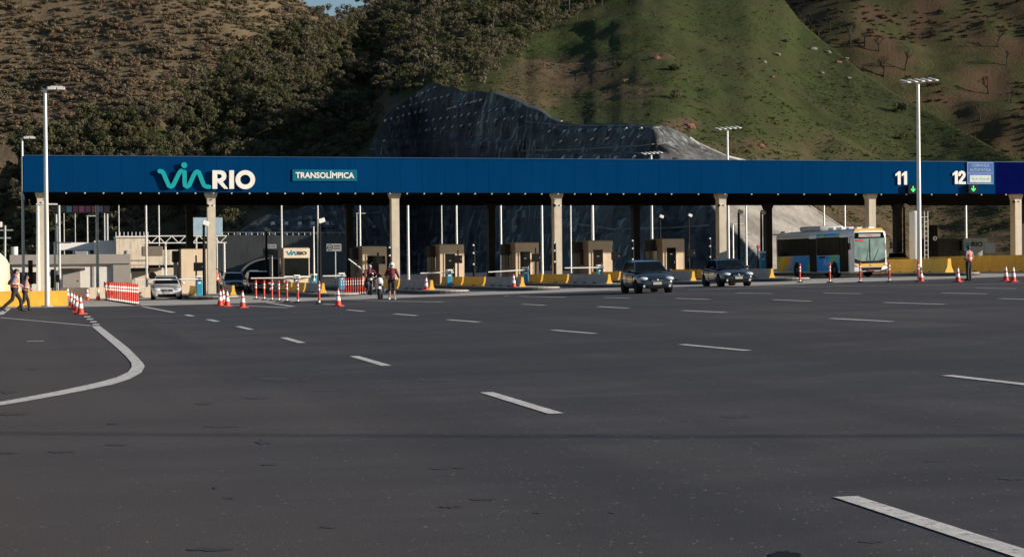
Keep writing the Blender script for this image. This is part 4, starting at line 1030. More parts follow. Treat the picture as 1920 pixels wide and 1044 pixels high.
# bus
def make_bus(loc, rz):
    t = thing('city_bus', 'white and yellow city bus with blue green side panels stopped at the right toll lane', 'bus', loc, rz, tilt=TILT)
    L, Wd, H = 11.6, 2.5, 3.02
    m_bw = M('bus_white', (.76, .75, .73), .35, var=.05, coat=.5); m_by = M('bus_yellow', (.72, .43, .07), .35, var=.06, coat=.5); m_bg = M('bus_windscreen', (.17, .25, .24), .08, var=.45, scale=1.6, spec=.5)
    m_busg = M('bus_glass', (.004, .005, .006), .25, var=.2, spec=.03)
    m_roofp = M('bus_roof', (.40, .41, .42), .5)
    lv = bpy.data.materials.new('bus_livery'); lv.use_nodes = True; n = lv.node_tree.nodes; l = lv.node_tree.links; bs = n['Principled BSDF']; bs.inputs['Roughness'].default_value = .45; bs.inputs['Specular IOR Level'].default_value = .08
    tc = n.new('ShaderNodeTexCoord'); sx = n.new('ShaderNodeSeparateXYZ'); l.new(tc.outputs['Object'], sx.inputs[0])
    nz = n.new('ShaderNodeTexNoise'); nz.inputs['Scale'].default_value = .8; l.new(tc.outputs['Object'], nz.inputs['Vector'])
    ad = n.new('ShaderNodeMath'); ad.operation = 'MULTIPLY_ADD'; ad.inputs[1].default_value = 0.8; l.new(sx.outputs['Z'], ad.inputs[0]); l.new(sx.outputs['Y'], ad.inputs[2])
    a2 = n.new('ShaderNodeMath'); a2.operation = 'MULTIPLY_ADD'; a2.inputs[1].default_value = 1.4; l.new(nz.outputs['Fac'], a2.inputs[0]); l.new(ad.outputs[0], a2.inputs[2])
    mr = n.new('ShaderNodeMapRange'); mr.inputs['From Min'].default_value = 0; mr.inputs['From Max'].default_value = 13.0; l.new(a2.outputs[0], mr.inputs['Value'])
    cr = n.new('ShaderNodeValToRGB'); cr.color_ramp.interpolation = 'EASE'
    E = cr.color_ramp.elements
    stops = [(0.0, (.30, .55, .5)), (.18, (.10, .36, .12)), (.24, (.03, .22, .50)), (.32, (.10, .38, .10)), (.40, (.03, .22, .52)), (.50, (.03, .20, .50)), (.55, (.10, .36, .08)), (.62, (.02, .18, .48)), (.78, (.02, .22, .50)), (.86, (.50, .25, .03)), (.94, (.55, .35, .05)), (1.0, (.2, .3, .1))]
    while len(E) < len(stops): E.new(0.5)
    for e, (pp, cc) in zip(E, stops): e.position = pp; e.color = tuple(min(1, v*1.6) for v in cc) + (1,)
    l.new(mr.outputs[0], cr.inputs['Fac']); l.new(cr.outputs['Color'], bs.inputs['Base Color'])
    # shell: front at y=0, rear at y=L
    def sec(k, zb, zt, yb): 
        w = Wd/2*k
        half = [(0, zb), (w*.97, zb), (w, zb+.1), (w, zt-.38), (w*.97, zt-.16), (w*.86, zt-.03), (w*.5, zt+.02), (0, zt+.03)]
        return [(x, yb, z) for x, z in half] + [(-x, yb, z) for x, z in half[-2:0:-1]]
    b = MB(); b.loft([sec(.86, .36, H-.22, 0.0), sec(.94, .33, H-.10, .10), sec(.985, .32, H-.02, .32), sec(1, .32, H, .7), sec(1, .32, H, L-.4), sec(.98, .36, H-.03, L-.08), sec(.93, .45, H-.1, L)])
    body = b.build('body', m_bw, None)
    cm = MB()
    for wy in (2.55, 8.3):
        for s in (-1, 1): cm.cyl((s*1.4, wy, .5), (s*.85, wy, .5), .60, .60, 28)
    cut = cm.build('cut', m_black); boolean_cut(body, cut); bpy.data.objects.remove(cut)
    if not len(body.data.materials): body.data.materials.append(m_bw)
    body.data.polygons.foreach_set('use_smooth', [True]*len(body.data.polygons)); body.data.set_sharp_from_angle(angle=R(38)); body.parent = t
    m = MB(); m.box(0, L/2, .34, 2.2, L-1.2, .1); m.build('underbody', m_rubber, t)
    for s in (-1, 1):
        X = s*(Wd/2+.008)
        lo, hi = 1.42, 2.58
        doors = [(0.42, 1.60), (5.05, 6.1)] if s < 0 else []
        # dark glazing strips between doors
        cuts = [(0.85, 1.0)] if False else []
        segs = [(1.64, 5.0), (6.15, L-.3)] if s < 0 else [(.6, L-.3)]
        for (a, b2) in segs: MB().box(X, (a+b2)/2, (lo+hi)/2, .03, b2-a, hi-lo, bev=.01).build('side_window', m_busg, t)
        # window posts
        m = MB()
        for yy in (3.0, 4.0, 7.2, 8.2, 9.2, 10.2): m.box(X+s*.017, yy, (lo+hi)/2, .008, .05, hi-lo-.06)
        m.build('window_post', m_black, t)
        # livery panels below and a band above the glass
        for (a, b2) in ([(2.0, 2.02)] if False else segs if s < 0 else []):
            pm = MB()
            # panel polygon with the wheel arch left open
            ys = [a]; pts_top = []
            arch = [wy for wy in (2.55, 8.3) if a < wy < b2]
            poly = [(a, hi-1.18), (a, .42)]
            for wy in arch:
                r_ = .64
                st, en = wy-r_, wy+r_
                if st > a: poly.append((st, .42))
                else: poly[-1] = (a, .5+math.sqrt(max(0, r_*r_-(a-wy)**2)))
                for k in range(0, 13):
                    an = math.pi - math.pi*k/12; yy = wy+r_*math.cos(an); zz = .5+r_*math.sin(an)
                    if yy > a+.01 and zz > .5: poly.append((yy, zz))
                poly.append((en, .42))
            poly += [(b2, .42), (b2, hi-1.18)]
            pm.prism(poly, 'x', X-.012, X+.012); pm.build('livery_panel', lv, t)
            MB().box(s*(Wd/2+.004), (a+b2)/2, hi+.13, .02, b2-a, .18).build('roof_band', lv if (s < 0 and a < 3) else m_roofp, t)
        for (a, b2) in doors:
            d = MB(); d.box(X, (a+b2)/2, 1.45, .04, b2-a-.03, 2.15, bev=.01); d = d.build('door', m_busg, t)
            m = MB()
            for yy in (a+.03, (a+b2)/2, b2-.03): m.box(X+s*.022, yy, 1.45, .012, .045, 2.1)
            m.build('door_frame', m_black, d)
        for wy in (2.55, 8.3): wheel(t, s*(Wd/2-.17), wy, .5, .28)
        if s < 0:
            st = MB()
            def W2(pts): return [Vector((0, -u, v)) for u, v in pts]
            def scr(pts):
                for A, B in zip(pts, pts[1:]): st.box(X-.02, (A[0]+B[0])/2, (A[1]+B[1])/2, .008, max(.03, math.hypot(A[0]-B[0], A[1]-B[1])+.02), .035, rx=-math.atan2(-(B[1]-A[1]), B[0]-A[0]) if B[0] != A[0] else math.pi/2)
            def mir(pts): return [(3.95-u, v) for u, v in pts]
            scr(mir([(0.0, .78), (.08, 1.15), (.25, 1.2), (.28, 1.05), (.12, .98), (.3, .8)])); scr(mir([(.42, .82), (.45, 1.0)])); scr(mir([(.58, .85), (.55, .98), (.66, 1.04), (.74, .95), (.68, .84), (.58, .85)]))
            scr(mir([(.82, 1.2), (.84, .84), (.95, .84)])); scr(mir([(1.02, .9), (1.1, 1.02), (1.2, .86), (1.32, 1.0)]))
            st.build('script_mark', m_white, t)
            MB().box(X-.02, 4.2, 1.30, .01, .9, .12).build('route_plate', m_black, t)
    # front
    m = MB(); 
    def fp(pts, y): return [(x, y, z) for x, z in pts]
    ws_ = MB(); ws_.slab([(-1.06, -.035, 1.18), (-.6, -.05, 1.02), (.6, -.05, 1.02), (1.06, -.035, 1.18), (1.04, -.02, 2.40), (-1.04, -.02, 2.40)], (0, .06, 0)); ws_.build('windshield', m_bg, t)
    MB().box(0, -.04, 1.72, .03, .03, 1.3, rx=-.02).build('windshield_divider', m_black, t)
    MB().slab([(-1.02, -.03, 2.42), (1.02, -.03, 2.42), (.96, -.02, 2.78), (-.96, -.02, 2.78)], (0, .05, 0)).build('sign_surround', m_busg, t)
    MB().slab([(-.74, -.045, 2.50), (.74, -.045, 2.50), (.74, -.04, 2.70), (-.74, -.04, 2.70)], (0, .03, 0)).build('destination_sign', M('dest_grey', (.32, .34, .33), .5), t)
    m = MB(); 
    for k, xx in enumerate((-.12, 0.02, .14)): m.box(xx, -.048, 2.60, .08, .02, .10)
    m.build('destination_text', M('dest_orange', (.8, .25, .12), .5), t)
    MB().box(-.68, -.05, 2.30, .46, .02, .11).build('route_board', m_red, t)
    MB().slab([(-1.0, -.045, .86), (1.0, -.045, .86), (1.06, -.04, 1.17), (.6, -.055, 1.01), (-.6, -.055, 1.01), (-1.06, -.04, 1.17)], (0, .06, 0)).build('cowl', m_black, t)
    MB().slab([(-.92, -.065, .66), (.92, -.065, .66), (1.0, -.06, .855), (-1.0, -.06, .855)], (0, .07, 0)).build('front_band', m_by, t)
    m = MB(); m.prism([(-1.02*Wd/2/1.25, H-.20), (1.02*Wd/2/1.25, H-.20), (.9, H+.01), (-.9, H+.01)], 'y', .06, .30); m.build('roof_visor', m_by, t)
    b = MB(); b.box(0, .02, .50, 2.3, .22, .30, bev=.06, seg=3); b.build('bumper', m_bw, t, smooth=True)
    MB().slab([(-.70, -.10, .42), (.70, -.10, .42), (.78, -.10, .62), (-.78, -.10, .62)], (0, .03, 0)).build('grille', m_black, t)
    MB().box(0, -.125, .42, .42, .02, .12).build('licence_plate', m_jacket, t)
    MB().box(.0, -.06, .75, .12, .02, .12).build('badge', m_chrome, t)
    for s in (-1, 1):
        h = MB(); h.sph((s*1.0, .03, .80), .19, .10, .13, 16, 10); h = h.build('headlight', m_headl, t, smooth=True)
        MB().sph((s*.97, -.05, .80), .06, .03, .06).build('bulb', m_chrome, h)
        mi = MB(); mi.box(s*1.42, -.12, 1.95, .16, .12, .42, bev=.04); mi.tube([(s*1.15, .1, 2.55), (s*1.35, -.1, 2.5), (s*1.42, -.12, 2.15)], .02); mi.build('mirror', m_black, t)
        wp = MB(); wp.cyl((s*.25, -.05, 1.02), (s*.35+.25, -.03, 1.75), .016, .012, 6); wp.build('wiper', m_black, t)
    # roof gear
    b = MB(); b.box(0, L*.60, H+.17, 1.7, 3.2, .30, bev=.10, seg=2); b.build('air_conditioner', m_roofp, t, smooth=True)
    for yy in (3.2, 4.4): MB().box(-.1, yy, H+.10, .9, .8, .14, bev=.04).build('roof_hatch', m_bw, t)
    for yy, xx in ((1.6, -.5), (1.1, -.2), (.7, .4)): MB().box(xx, yy, H+.06, .42, .4, .12, bev=.03).build('roof_vent', m_bw, t)
    MB().box(-.9, L*.93, H-.05, .4, .7, .3, bev=.05).build('rear_fairing', m_roofp, t)
    return t
p = at(1632, 104)
make_bus((p.x, 104, p.z), R(1))

# ------------------------------------------------------------------ people
def remeshed(caps, name, mat, parent, voxel=.012, smooth_it=3, extra=None):
    m = MB()
    for c in caps:
        if len(c) == 4:
            a, b, ra, rb = c; a = Vector(a); b = Vector(b)
            m.cyl(a, b, ra, rb, 12); m.sph(a, ra, ra, ra, 12, 8); m.sph(b, rb, rb, rb, 12, 8)
        else: m.sph(c[0], *c[1], 16, 12)
    o = m.build(name, mat, parent)
    md = o.modifiers.new('r', 'REMESH'); md.mode = 'VOXEL'; md.voxel_size = voxel
    sm = o.modifiers.new('s', 'SMOOTH'); sm.factor = .5; sm.iterations = smooth_it
    bake(o)
    if not len(o.data.materials): o.data.materials.append(mat)
    o.data.polygons.foreach_set('use_smooth', [True]*len(o.data.polygons))
    return o
def hand(wrist, d, palm_n, s):   # five bent fingers rooted in a palm
    d = Vector(d).normalized(); n = Vector(palm_n).normalized(); side = d.cross(n).normalized()
    w = Vector(wrist); caps = [(w, w+d*.075, .028, .034), (w+d*.05+side*.02, w+d*.08+side*.028, .02, .016), (w+d*.05-side*.02, w+d*.08-side*.028, .02, .016)]
    for k, L in enumerate((.062, .075, .070, .055)):
        b = w+d*.085+side*(.030-.020*k)
        mid = b+d*L*.55+n*.012; tip = mid+d*L*.35+n*.03
        caps += [(b, mid, .0105, .0095), (mid, tip, .0095, .008)]
    b = w+d*.03+side*s*.03; mid = b+d*.035+side*s*.028+n*.012; caps += [(b, mid, .013, .011), (mid, mid+d*.03+n*.012, .011, .009)]
    return caps
def person(label, loc, rz, J, outfit, hair='short', scale=1.0, helmet=None, head_turn=(0, 1), group=None):
    """J: joints in local axes (x right, y forward, z up) for a 1.75 m figure"""
    t = thing('person', label, 'person', loc, rz); t.scale = (scale,)*3
    V = {k: Vector(v) for k, v in J.items()}
    hd = V['head']; nk = V['neck']; f = Vector((head_turn[0], head_turn[1], 0)).normalized(); rt = Vector((f.y, -f.x, 0))
    body = [(V['pelvis'], V['chest'], .125, .145), (V['chest'], nk, .13, .06), (nk, hd-Vector((0, 0, .05)), .055, .055),
            (hd, (.078, .095, .115)), (hd+f*.035-Vector((0, 0, .055)), (.055, .06, .06)), (hd+f*.10-Vector((0, 0, .005)), (.014, .02, .022)), (hd+f*.085-Vector((0, 0, .055)), (.028, .02, .012)),
            (hd+rt*.08, (.012, .02, .03)), (hd-rt*.08, (.012, .02, .03))]
    for s, k in ((-1, 'l'), (1, 'r')):
        sh, el, wr = V['sh_'+k], V['el_'+k], V['wr_'+k]; hp, kn, an, to = V['hip_'+k], V['kn_'+k], V['an_'+k], V['toe_'+k]
        body += [(V['chest']+Vector((0, 0, .10)), sh, .09, .06), (sh, el, .052, .042), (el, wr, .042, .028)]
        hdir = (wr-el).normalized(); body += hand(wr, hdir, Vector((-s*.9, .3, -.2)), 1 if s < 0 else -1)
        body += [(V['pelvis'], hp, .12, .095), (hp, kn, .088, .058), (kn, an, .056, .038), (an, to, .042, .03), (an, an-(to-an)*.25, .04, .035)]
    remeshed(body, 'body', m_skin, t, .0085, 4)
    for s in (-1, 1):
        e = MB(); e.sph(hd+f*.088+rt*s*.032+Vector((0, 0, .018)), .012, .008, .008); e.build('eye', m_hair, t)
    # trousers / shorts
    tr = [(V['pelvis']+Vector((0, 0, .06)), V['pelvis']-Vector((0, 0, .02)), .150, .150)]
    for k in 'lr':
        hp, kn, an = V['hip_'+k], V['kn_'+k], V['an_'+k]
        tr += [(hp, kn, .108, .078)]
        if outfit.get('shorts'): tr[-1] = (hp, hp.lerp(kn, 1.0), .112, .088)
        else: tr += [(kn, kn.lerp(an, .96), .078, .066)]
    remeshed(tr, 'trousers', outfit['trousers'], t, .013, 3)
    top = [(V['pelvis']+Vector((0, 0, .06)), V['chest'], .152, .166), (V['chest'], V['chest'].lerp(nk, .72), .164, .105)]
    slv = []
    for k in 'lr':
        sh, el, wr = V['sh_'+k], V['el_'+k], V['wr_'+k]
        slv += [(V['chest']+Vector((0, 0, .11)), sh, .10, .078), (sh, el.lerp(sh, .25 if not outfit.get('long') else 0), .07, .064)]
        if outfit.get('long'): slv += [(el, wr.lerp(el, .06), .062, .048)]
    if outfit.get('shirt') is outfit['top']: remeshed(top+slv, 'shirt', outfit['top'], t, .013, 3)
    else:
        remeshed([(V['chest'], V['chest'].lerp(nk, .85), .12, .085)]+slv, 'shirt', outfit['shirt'], t, .013, 3)
        ve = remeshed(top+[(V['chest']+Vector((0, 0, .10)), V['sh_'+k].lerp(V['chest'], .25), .11, .085) for k in 'lr'], 'vest', outfit['top'], t, .013, 3)
        st = MB(); c = V['pelvis'].lerp(V['chest'], .55); st.lathe([(.172, -.03), (.174, .03)], 24, tuple(c)); st.build('reflective_stripe', m_refl, ve, smooth=True)
    for k in 'lr':
        an, to = V['an_'+k], V['toe_'+k]
        remeshed([(an-Vector((0, 0, .01)), to, .054, .042), (an-(to-an)*.28-Vector((0, 0, .01)), an, .048, .052)], 'shoe', outfit['shoes'], t, .012, 2)
    if helmet:
        h = MB(); h.sph(hd+Vector((0, 0, .02)), .128, .145, .145, 20, 14); h = h.build('helmet', helmet, t, smooth=True)
        v = MB(); v.sph(hd+f*.045+Vector((0, 0, .005)), .112, .112, .06, 18, 10); v.build('visor', m_glassd, h, smooth=True)
    elif hair == 'cap':
        c = MB(); c.sph(hd+Vector((0, 0, .045)), .088, .105, .085); c = c.build('cap', m_hair, t, smooth=True)
        b = MB(); b.sph(hd+f*.13+Vector((0, 0, .045)), .06, .075, .010); b.build('brim', m_hair, c, smooth=True)
        h = MB(); h.sph(hd-f*.03+Vector((0, 0, .01)), .083, .085, .095); h.build('hair', m_hair, t, smooth=True)
    elif hair == 'long':
        remeshed([(hd+Vector((0, 0, .035)), (.09, .10, .10)), (hd-f*.06, hd-f*.10-Vector((0, 0, .28)), .085, .05), (hd-f*.03+rt*.06, hd-f*.06+rt*.07-Vector((0, 0, .2)), .04, .03), (hd-f*.03-rt*.06, hd-f*.06-rt*.07-Vector((0, 0, .2)), .04, .03)], 'hair', m_hair, t, .012, 3)
    else:
        h = MB(); h.sph(hd-f*.018+Vector((0, 0, .035)), .086, .100, .10); h.build('hair', m_hair, t, smooth=True)
    return t
def J_walk(st=1.0, arm=.5, lean=.04):
    return dict(pelvis=(0, 0, .95), chest=(0, lean, 1.28), neck=(0, lean+.01, 1.50), head=(0, lean+.05, 1.635),
      sh_l=(-.19, lean, 1.43), el_l=(-.24, lean-.20*arm, 1.16), wr_l=(-.18, lean+.02, 1.02), sh_r=(.19, lean, 1.43), el_r=(.25, lean-.12*arm, 1.15), wr_r=(.16, lean+.17, 1.08),
      hip_l=(-.095, 0, .90), kn_l=(-.10, .20*st, .50), an_l=(-.10, .26*st, .075), toe_l=(-.11, .26*st+.15, .04), hip_r=(.095, 0, .90), kn_r=(.10, -.07*st, .50), an_r=(.10, -.40*st, .14), toe_r=(.11, -.40*st+.13, .045))
def J_stand(sp=.10, el=.06):
    return dict(pelvis=(0, 0, .95), chest=(0, .01, 1.28), neck=(0, .0, 1.50), head=(0, .03, 1.635),
      sh_l=(-.19, 0, 1.43), el_l=(-.26, -.02, 1.15), wr_l=(-.20, .10, .98), sh_r=(.19, 0, 1.43), el_r=(.26, -.02, 1.15), wr_r=(.20, .10, .98),
      hip_l=(-.095, 0, .90), kn_l=(-.10, .015, .50), an_l=(-sp, 0, .075), toe_l=(-sp-.03, .15, .04), hip_r=(.095, 0, .90), kn_r=(.10, .015, .50), an_r=(sp, 0, .075), toe_r=(sp+.03, .15, .04))
m_shoeb = M('shoe_black', (.015, .014, .014), .5); m_shoew = M('shoe_white', (.6, .58, .56), .5)
wk = dict(top=m_vest, shirt=m_shirt, trousers=m_trous, shoes=m_shoeb)
p = ground(27, 584); person('man in a cap and orange vest walking right behind his colleague at the left edge', (p.x, p.y, 0), R(-82), J_walk(1.25, 1.2), wk, hair='cap', scale=1.04)
p = ground(47, 583); person('woman with long dark hair in an orange vest walking ahead of the man', (p.x, p.y, 0), R(-84), J_walk(.8, .5), wk, hair='long', scale=.90)
js = J_stand(.09); js['wr_l'] = (-.06, .16, 1.10); js['wr_r'] = (.06, .16, 1.10)
p = ground(1817, 526); person('officer in orange vest standing alone at the right with back to the barrier', (p.x, p.y, p.z), R(20), js, wk, hair='cap', scale=1.0)
p = at(406.5, 117.6); person('attendant in an orange vest half hidden behind the first tall column', (p.x, 117.6, p.z+.0), R(160), J_stand(), wk, hair='short')

# ------------------------------------------------------------------ motorcycles
def moto(label, loc, rz, paint, lean=0.0):
    t = thing('motorcycle', label, 'motorcycle', loc, rz, tilt=lean)
    def tyre(y, r, w, nm):
        o = MB(); o.lathe([(r*.78, -w/2), (r*.92, -w/2), (r, -w*.2), (r, w*.2), (r*.92, w/2), (r*.78, w/2)], 26)
        bmesh.ops.rotate(o.bm, verts=o.bm.verts, cent=(0, 0, 0), matrix=Matrix.Rotation(math.pi/2, 3, 'Y')); bmesh.ops.translate(o.bm, verts=o.bm.verts, vec=(0, y, r)); o = o.build(nm, m_rubber, t, smooth=True)
        m = MB(); m.cyl((-w*.4, y, r), (w*.4, y, r), .05, .05, 10)
        for k in range(6):
            a = k*math.pi/3; m.cyl((0, y, r), (0, y+r*.78*math.cos(a), r+r*.78*math.sin(a)), .016, .016, 6)
        m.build('rim', m_steel, o)
    tyre(-.68, .30, .12, 'front_wheel'); tyre(.66, .30, .16, 'rear_wheel')
    m = MB()
    for s in (-1, 1): m.cyl((s*.10, -.68, .30), (s*.10, -.40, .98), .028, .03, 8)
    m.build('fork', m_chrome, t)
    m = MB(); m.sph((0, -.66, .56), .085, .26, .10); m.build('front_fender', paint, t, smooth=True)
    m = MB(); m.sph((0, -.50, .95), .16, .20, .15); m.sph((0, -.36, .84), .19, .26, .11); m.build('fairing', paint, t, smooth=True)
    m = MB(); m.sph((0, -.66, .90), .10, .06, .08); m.build('headlight', m_headl, t, smooth=True)
    m = MB(); m.sph((0, -.52, 1.10), .13, .10, .14); m.build('windscreen', m_glassd, t, smooth=True)
    m = MB(); m.sph((0, -.10, .86), .16, .28, .14); m.build('tank', paint, t, smooth=True)
    m = MB(); m.box(0, -.05, .50, .30, .50, .36, bev=.06); m.box(0, -.38, .66, .28, .22, .22, bev=.05); m.build('engine', m_black, t)
    m = MB(); m.sph((0, .38, .82), .13, .38, .08); m.build('seat', m_black, t, smooth=True)
    m = MB(); m.tube([(-.36, -.30, 1.05), (-.12, -.38, 1.00), (.12, -.38, 1.00), (.36, -.30, 1.05)], .018); m.build('handlebar', m_black, t)
    for s in (-1, 1): MB().sph((s*.34, -.42, 1.18), .07, .025, .05).build('mirror', m_black, t, smooth=True)
    m = MB(); m.cyl((.17, .10, .35), (.20, .80, .48), .045, .06, 10); m.build('exhaust', m_chrome, t)
    m = MB(); m.sph((0, .70, .72), .10, .26, .10); m.build('rear_fender', paint, t, smooth=True)
    m = MB(); m.cyl((-.08, .1, .35), (-.20, .15, 0.01), .015, .015, 6); m.build('kickstand', m_steel, t)
    return t
p = ground(717, 561)
moto('white and black motorcycle facing the camera beside the standing person in red', (p.x, p.y+.6, p.z), R(-14), M('moto_white', (.7, .7, .7), .3, coat=.5))
p = ground(735, 562)
jm = J_stand(.12); jm['wr_l'] = (-.34, .18, 1.05); jm['el_l'] = (-.30, -.02, 1.16); jm['wr_r'] = (.22, .17, 1.12); jm['el_r'] = (.30, -.06, 1.18)
person('person in red jacket, black shorts and white helmet standing beside the motorcycle', (p.x, p.y, p.z), R(172), jm, dict(top=m_jacket, shirt=m_jacket, trousers=m_trous, shoes=m_shoew, shorts=True, long=True), helmet=m_white, scale=1.0)
p = at(693, 101.5)
moto('dark red motorcycle carrying the seated helmeted rider', (p.x, 101.5, p.z), R(-4), m_maroon)
jr = dict(pelvis=(0, -.02, .92), chest=(0, .12, 1.24), neck=(0, .18, 1.44), head=(0, .23, 1.58), sh_l=(-.19, .16, 1.38), el_l=(-.36, .28, 1.16), wr_l=(-.34, .46, 1.08), sh_r=(.19, .16, 1.38), el_r=(.36, .28, 1.16), wr_r=(.34, .46, 1.08),
          hip_l=(-.11, 0, .90), kn_l=(-.24, .40, .78), an_l=(-.22, .12, .40), toe_l=(-.23, .28, .37), hip_r=(.11, 0, .90), kn_r=(.24, .40, .78), an_r=(.22, .12, .40), toe_r=(.23, .28, .37))
person('helmeted rider in dark red seated on the farther motorcycle', (p.x, 101.6, p.z), R(176), jr, dict(top=m_jacket, shirt=m_jacket, trousers=m_trous, shoes=m_shoew, long=True), helmet=M('helmet_grey', (.25, .25, .25), .3))

# ------------------------------------------------------------------ hills
def hill_mat(name, ca, cb, cc, sc=1.0):
    m = bpy.data.materials.new(name); m.use_nodes = True
    n = m.node_tree.nodes; l = m.node_tree.links; b = n['Principled BSDF']; b.inputs['Roughness'].default_value = .95; b.inputs['Specular IOR Level'].default_value = .1
    tc = n.new('ShaderNodeTexCoord')
    def nz(s, d=6, r=.6):
        t = n.new('ShaderNodeTexNoise'); t.inputs['Scale'].default_value = s; t.inputs['Detail'].default_value = d; t.inputs['Roughness'].default_value = r; l.new(tc.outputs['Object'], t.inputs['Vector']); return t.outputs['Fac']
    def rng(v, a, b2, c=0., d=1.):
        r = n.new('ShaderNodeMapRange'); l.new(v, r.inputs['Value'])
        for k, x in zip(('From Min', 'From Max', 'To Min', 'To Max'), (a, b2, c, d)): r.inputs[k].default_value = x
        return r.outputs[0]
    def mix(f, A, B):
        x = n.new('ShaderNodeMix'); x.data_type = 'RGBA'; l.new(f, x.inputs['Factor'])
        for k, v in (('A', A), ('B', B)):
            if isinstance(v, tuple): x.inputs[k].default_value = v+(1,)
            else: l.new(v, x.inputs[k])
        return x.outputs['Result']
    c = mix(rng(nz(.25*sc), .35, .65), ca, tuple(v*1.5 for v in ca))
    c = mix(rng(nz(.04*sc, 4), .42, .62), c, cb)
    at_ = n.new('ShaderNodeAttribute'); at_.attribute_name = 'dry'
    c = mix(at_.outputs['Fac'], c, mix(rng(nz(.35*sc), .35, .65), cc, tuple(v*.55 for v in cc)))
    c = mix(rng(nz(1.6*sc, 3), .60, .72, 0, .6), c, tuple(v*.35 for v in ca))
    l.new(c, b.inputs['Base Color'])
    bp = n.new('ShaderNodeBump'); bp.inputs['Strength'].default_value = .9; bp.inputs['Distance'].default_value = .8
    l.new(nz(.7*sc, 8, .7), bp.inputs['Height']); l.new(bp.outputs[0], b.inputs['Normal'])
    return m
WTOP = [(430, 450), (470, 417), (500, 403), (560, 392), (610, 372), (640, 345), (662, 308), (690, 288), (712, 240), (726, 214), (765, 186), (800, 163), (822, 155), (845, 164), (870, 172), (920, 174), (960, 184), (1000, 201), (1045, 224), (1062, 232), (1180, 232), (1240, 237), (1275, 246), (1310, 270), (1360, 293), (1410, 305), (1460, 342), (1520, 388), (1575, 424), (1620, 452), (1660, 480)]
def wtop(px):
    k = min(1, max(0, (px-680)/40))*min(1, max(0, (1300-px)/40))
    return interp(WTOP, px) + k*(4.0*noise.noise(Vector((px*.045, 3.3, 0))) + 2.0*noise.noise(Vector((px*.19, 7.7, 0))))
DTOP = [(430, 440), (600, 430), (700, 405), (1000, 345), (1250, 300), (1330, 290), (1420, 300), (1660, 335)]
RB = [(-500, 540), (-200, 520), (-60, 430), (0, 350), (60, 285), (150, 252), (250, 218), (330, 180), (380, 152), (450, 122), (540, 80), (600, 46), (640, 38), (680, 22), (720, -5), (900, -60), (1200, -100), (1400, -45), (1470, 0), (1500, 40), (1560, 92), (1620, 138), (1700, 188), (1800, 243), (1900, 295), (2000, 350), (2200, 450), (2500, 530)]
DF = [(-500, 470), (430, 445), (600, 435), (700, 410), (1000, 350), (1250, 305), (1420, 305), (1660, 300), (2500, 260)]
DR = [(-500, 400), (0, 430), (300, 450), (600, 560), (700, 650), (800, 690), (1000, 680), (1300, 690), (1470, 640), (1600, 560), (1900, 440), (2500, 330)]
def nose(py): return interp([(150, 1180), (270, 1238), (305, 1275), (400, 1345), (480, 1420), (530, 1450)], py)
def wall_base(px, y):           # depth of the cut at its crest, before batter
    nx = nose(y)
    b = interp([(430, 335), (600, 345), (700, 372), (780, 390), (985, 350), (1000, 340)], px) if px < 1000 else 340-(min(px, nx)-1000)*.17
    if px > nx: b += (px-nx)*.17
    return b
def dfoot(px):
    if 430 <= px <= 1660: return wall_base(px, wtop(px))+2.5
    if px < 430: return interp([(-500, 380), (430, 337.5)], px)
    return interp([(1660, wall_base(1660, wtop(1660))+2.5), (1760, 325), (2500, 280)], px)
def yfoot(px):
    if px < 430: return interp([(-500, 545), (380, 535), (430, 456)], px)
    if px < 1660: return wtop(px)+6
    return interp([(1660, 486), (1720, 520), (2500, 525)], px)
def terrB(px, v, nz=True):
    y0, y1 = yfoot(px), interp(RB, px); d0 = dfoot(px); d1 = max(interp(DR, px), d0+60)
    if v <= 1:
        d = d0+(d1-d0)*v**interp([(200, 1.0), (600, .72), (1000, .78), (1300, 1.0)], px); y = y0+(y1-y0)*v; p = atd(px, y, d)
    else:
        p = atd(px, y1, d1); z1 = p.z; k = (v-1)
        p = atd(px, y1, d1+k*160); p.z = z1-k*k*90-k*10
    if nz:
        w = min(1, v*4)*min(1, max(.15, 3*(1.0-v)) if v < 1 else .15)
        q = Vector((p.x*.02, p.y*.02, 3.1)); p.z += w*(noise.fractal(q, 1.0, 2.0, 4)*5.0 *interp([(900, 1.0), (1150, .5)], px) + noise.noise(Vector((p.x*.2, p.y*.2, 9)))*.8)
    return p
def dryB(px, py):
    d = 0
    for cx, cy, rx, ry, a in ((270, 212, 85, 28, 1), (725, 203, 55, 25, 1), (1060, 135, 95, 38, .9), (1170, 165, 70, 30, .7), (980, 165, 60, 26, .7), (1240, 115, 30, 10, .5), (1275, 235, 40, 14, .9), (480, 300, 70, 20, .5), (1420, 290, 150, 30, .45), (1000, 190, 60, 20, .8), (1560, 300, 100, 60, .2)):
        q = ((px-cx)/rx)**2+((py-cy)/ry)**2; d = max(d, a*max(0, min(1, 1.6-1.3*q)))
    if py > 380: d = max(d, min(1, (py-380)/40)*.9)
    if px > 1520 and py > 330: d = max(d, min(1, (py-330)/50)*.8)
    return d
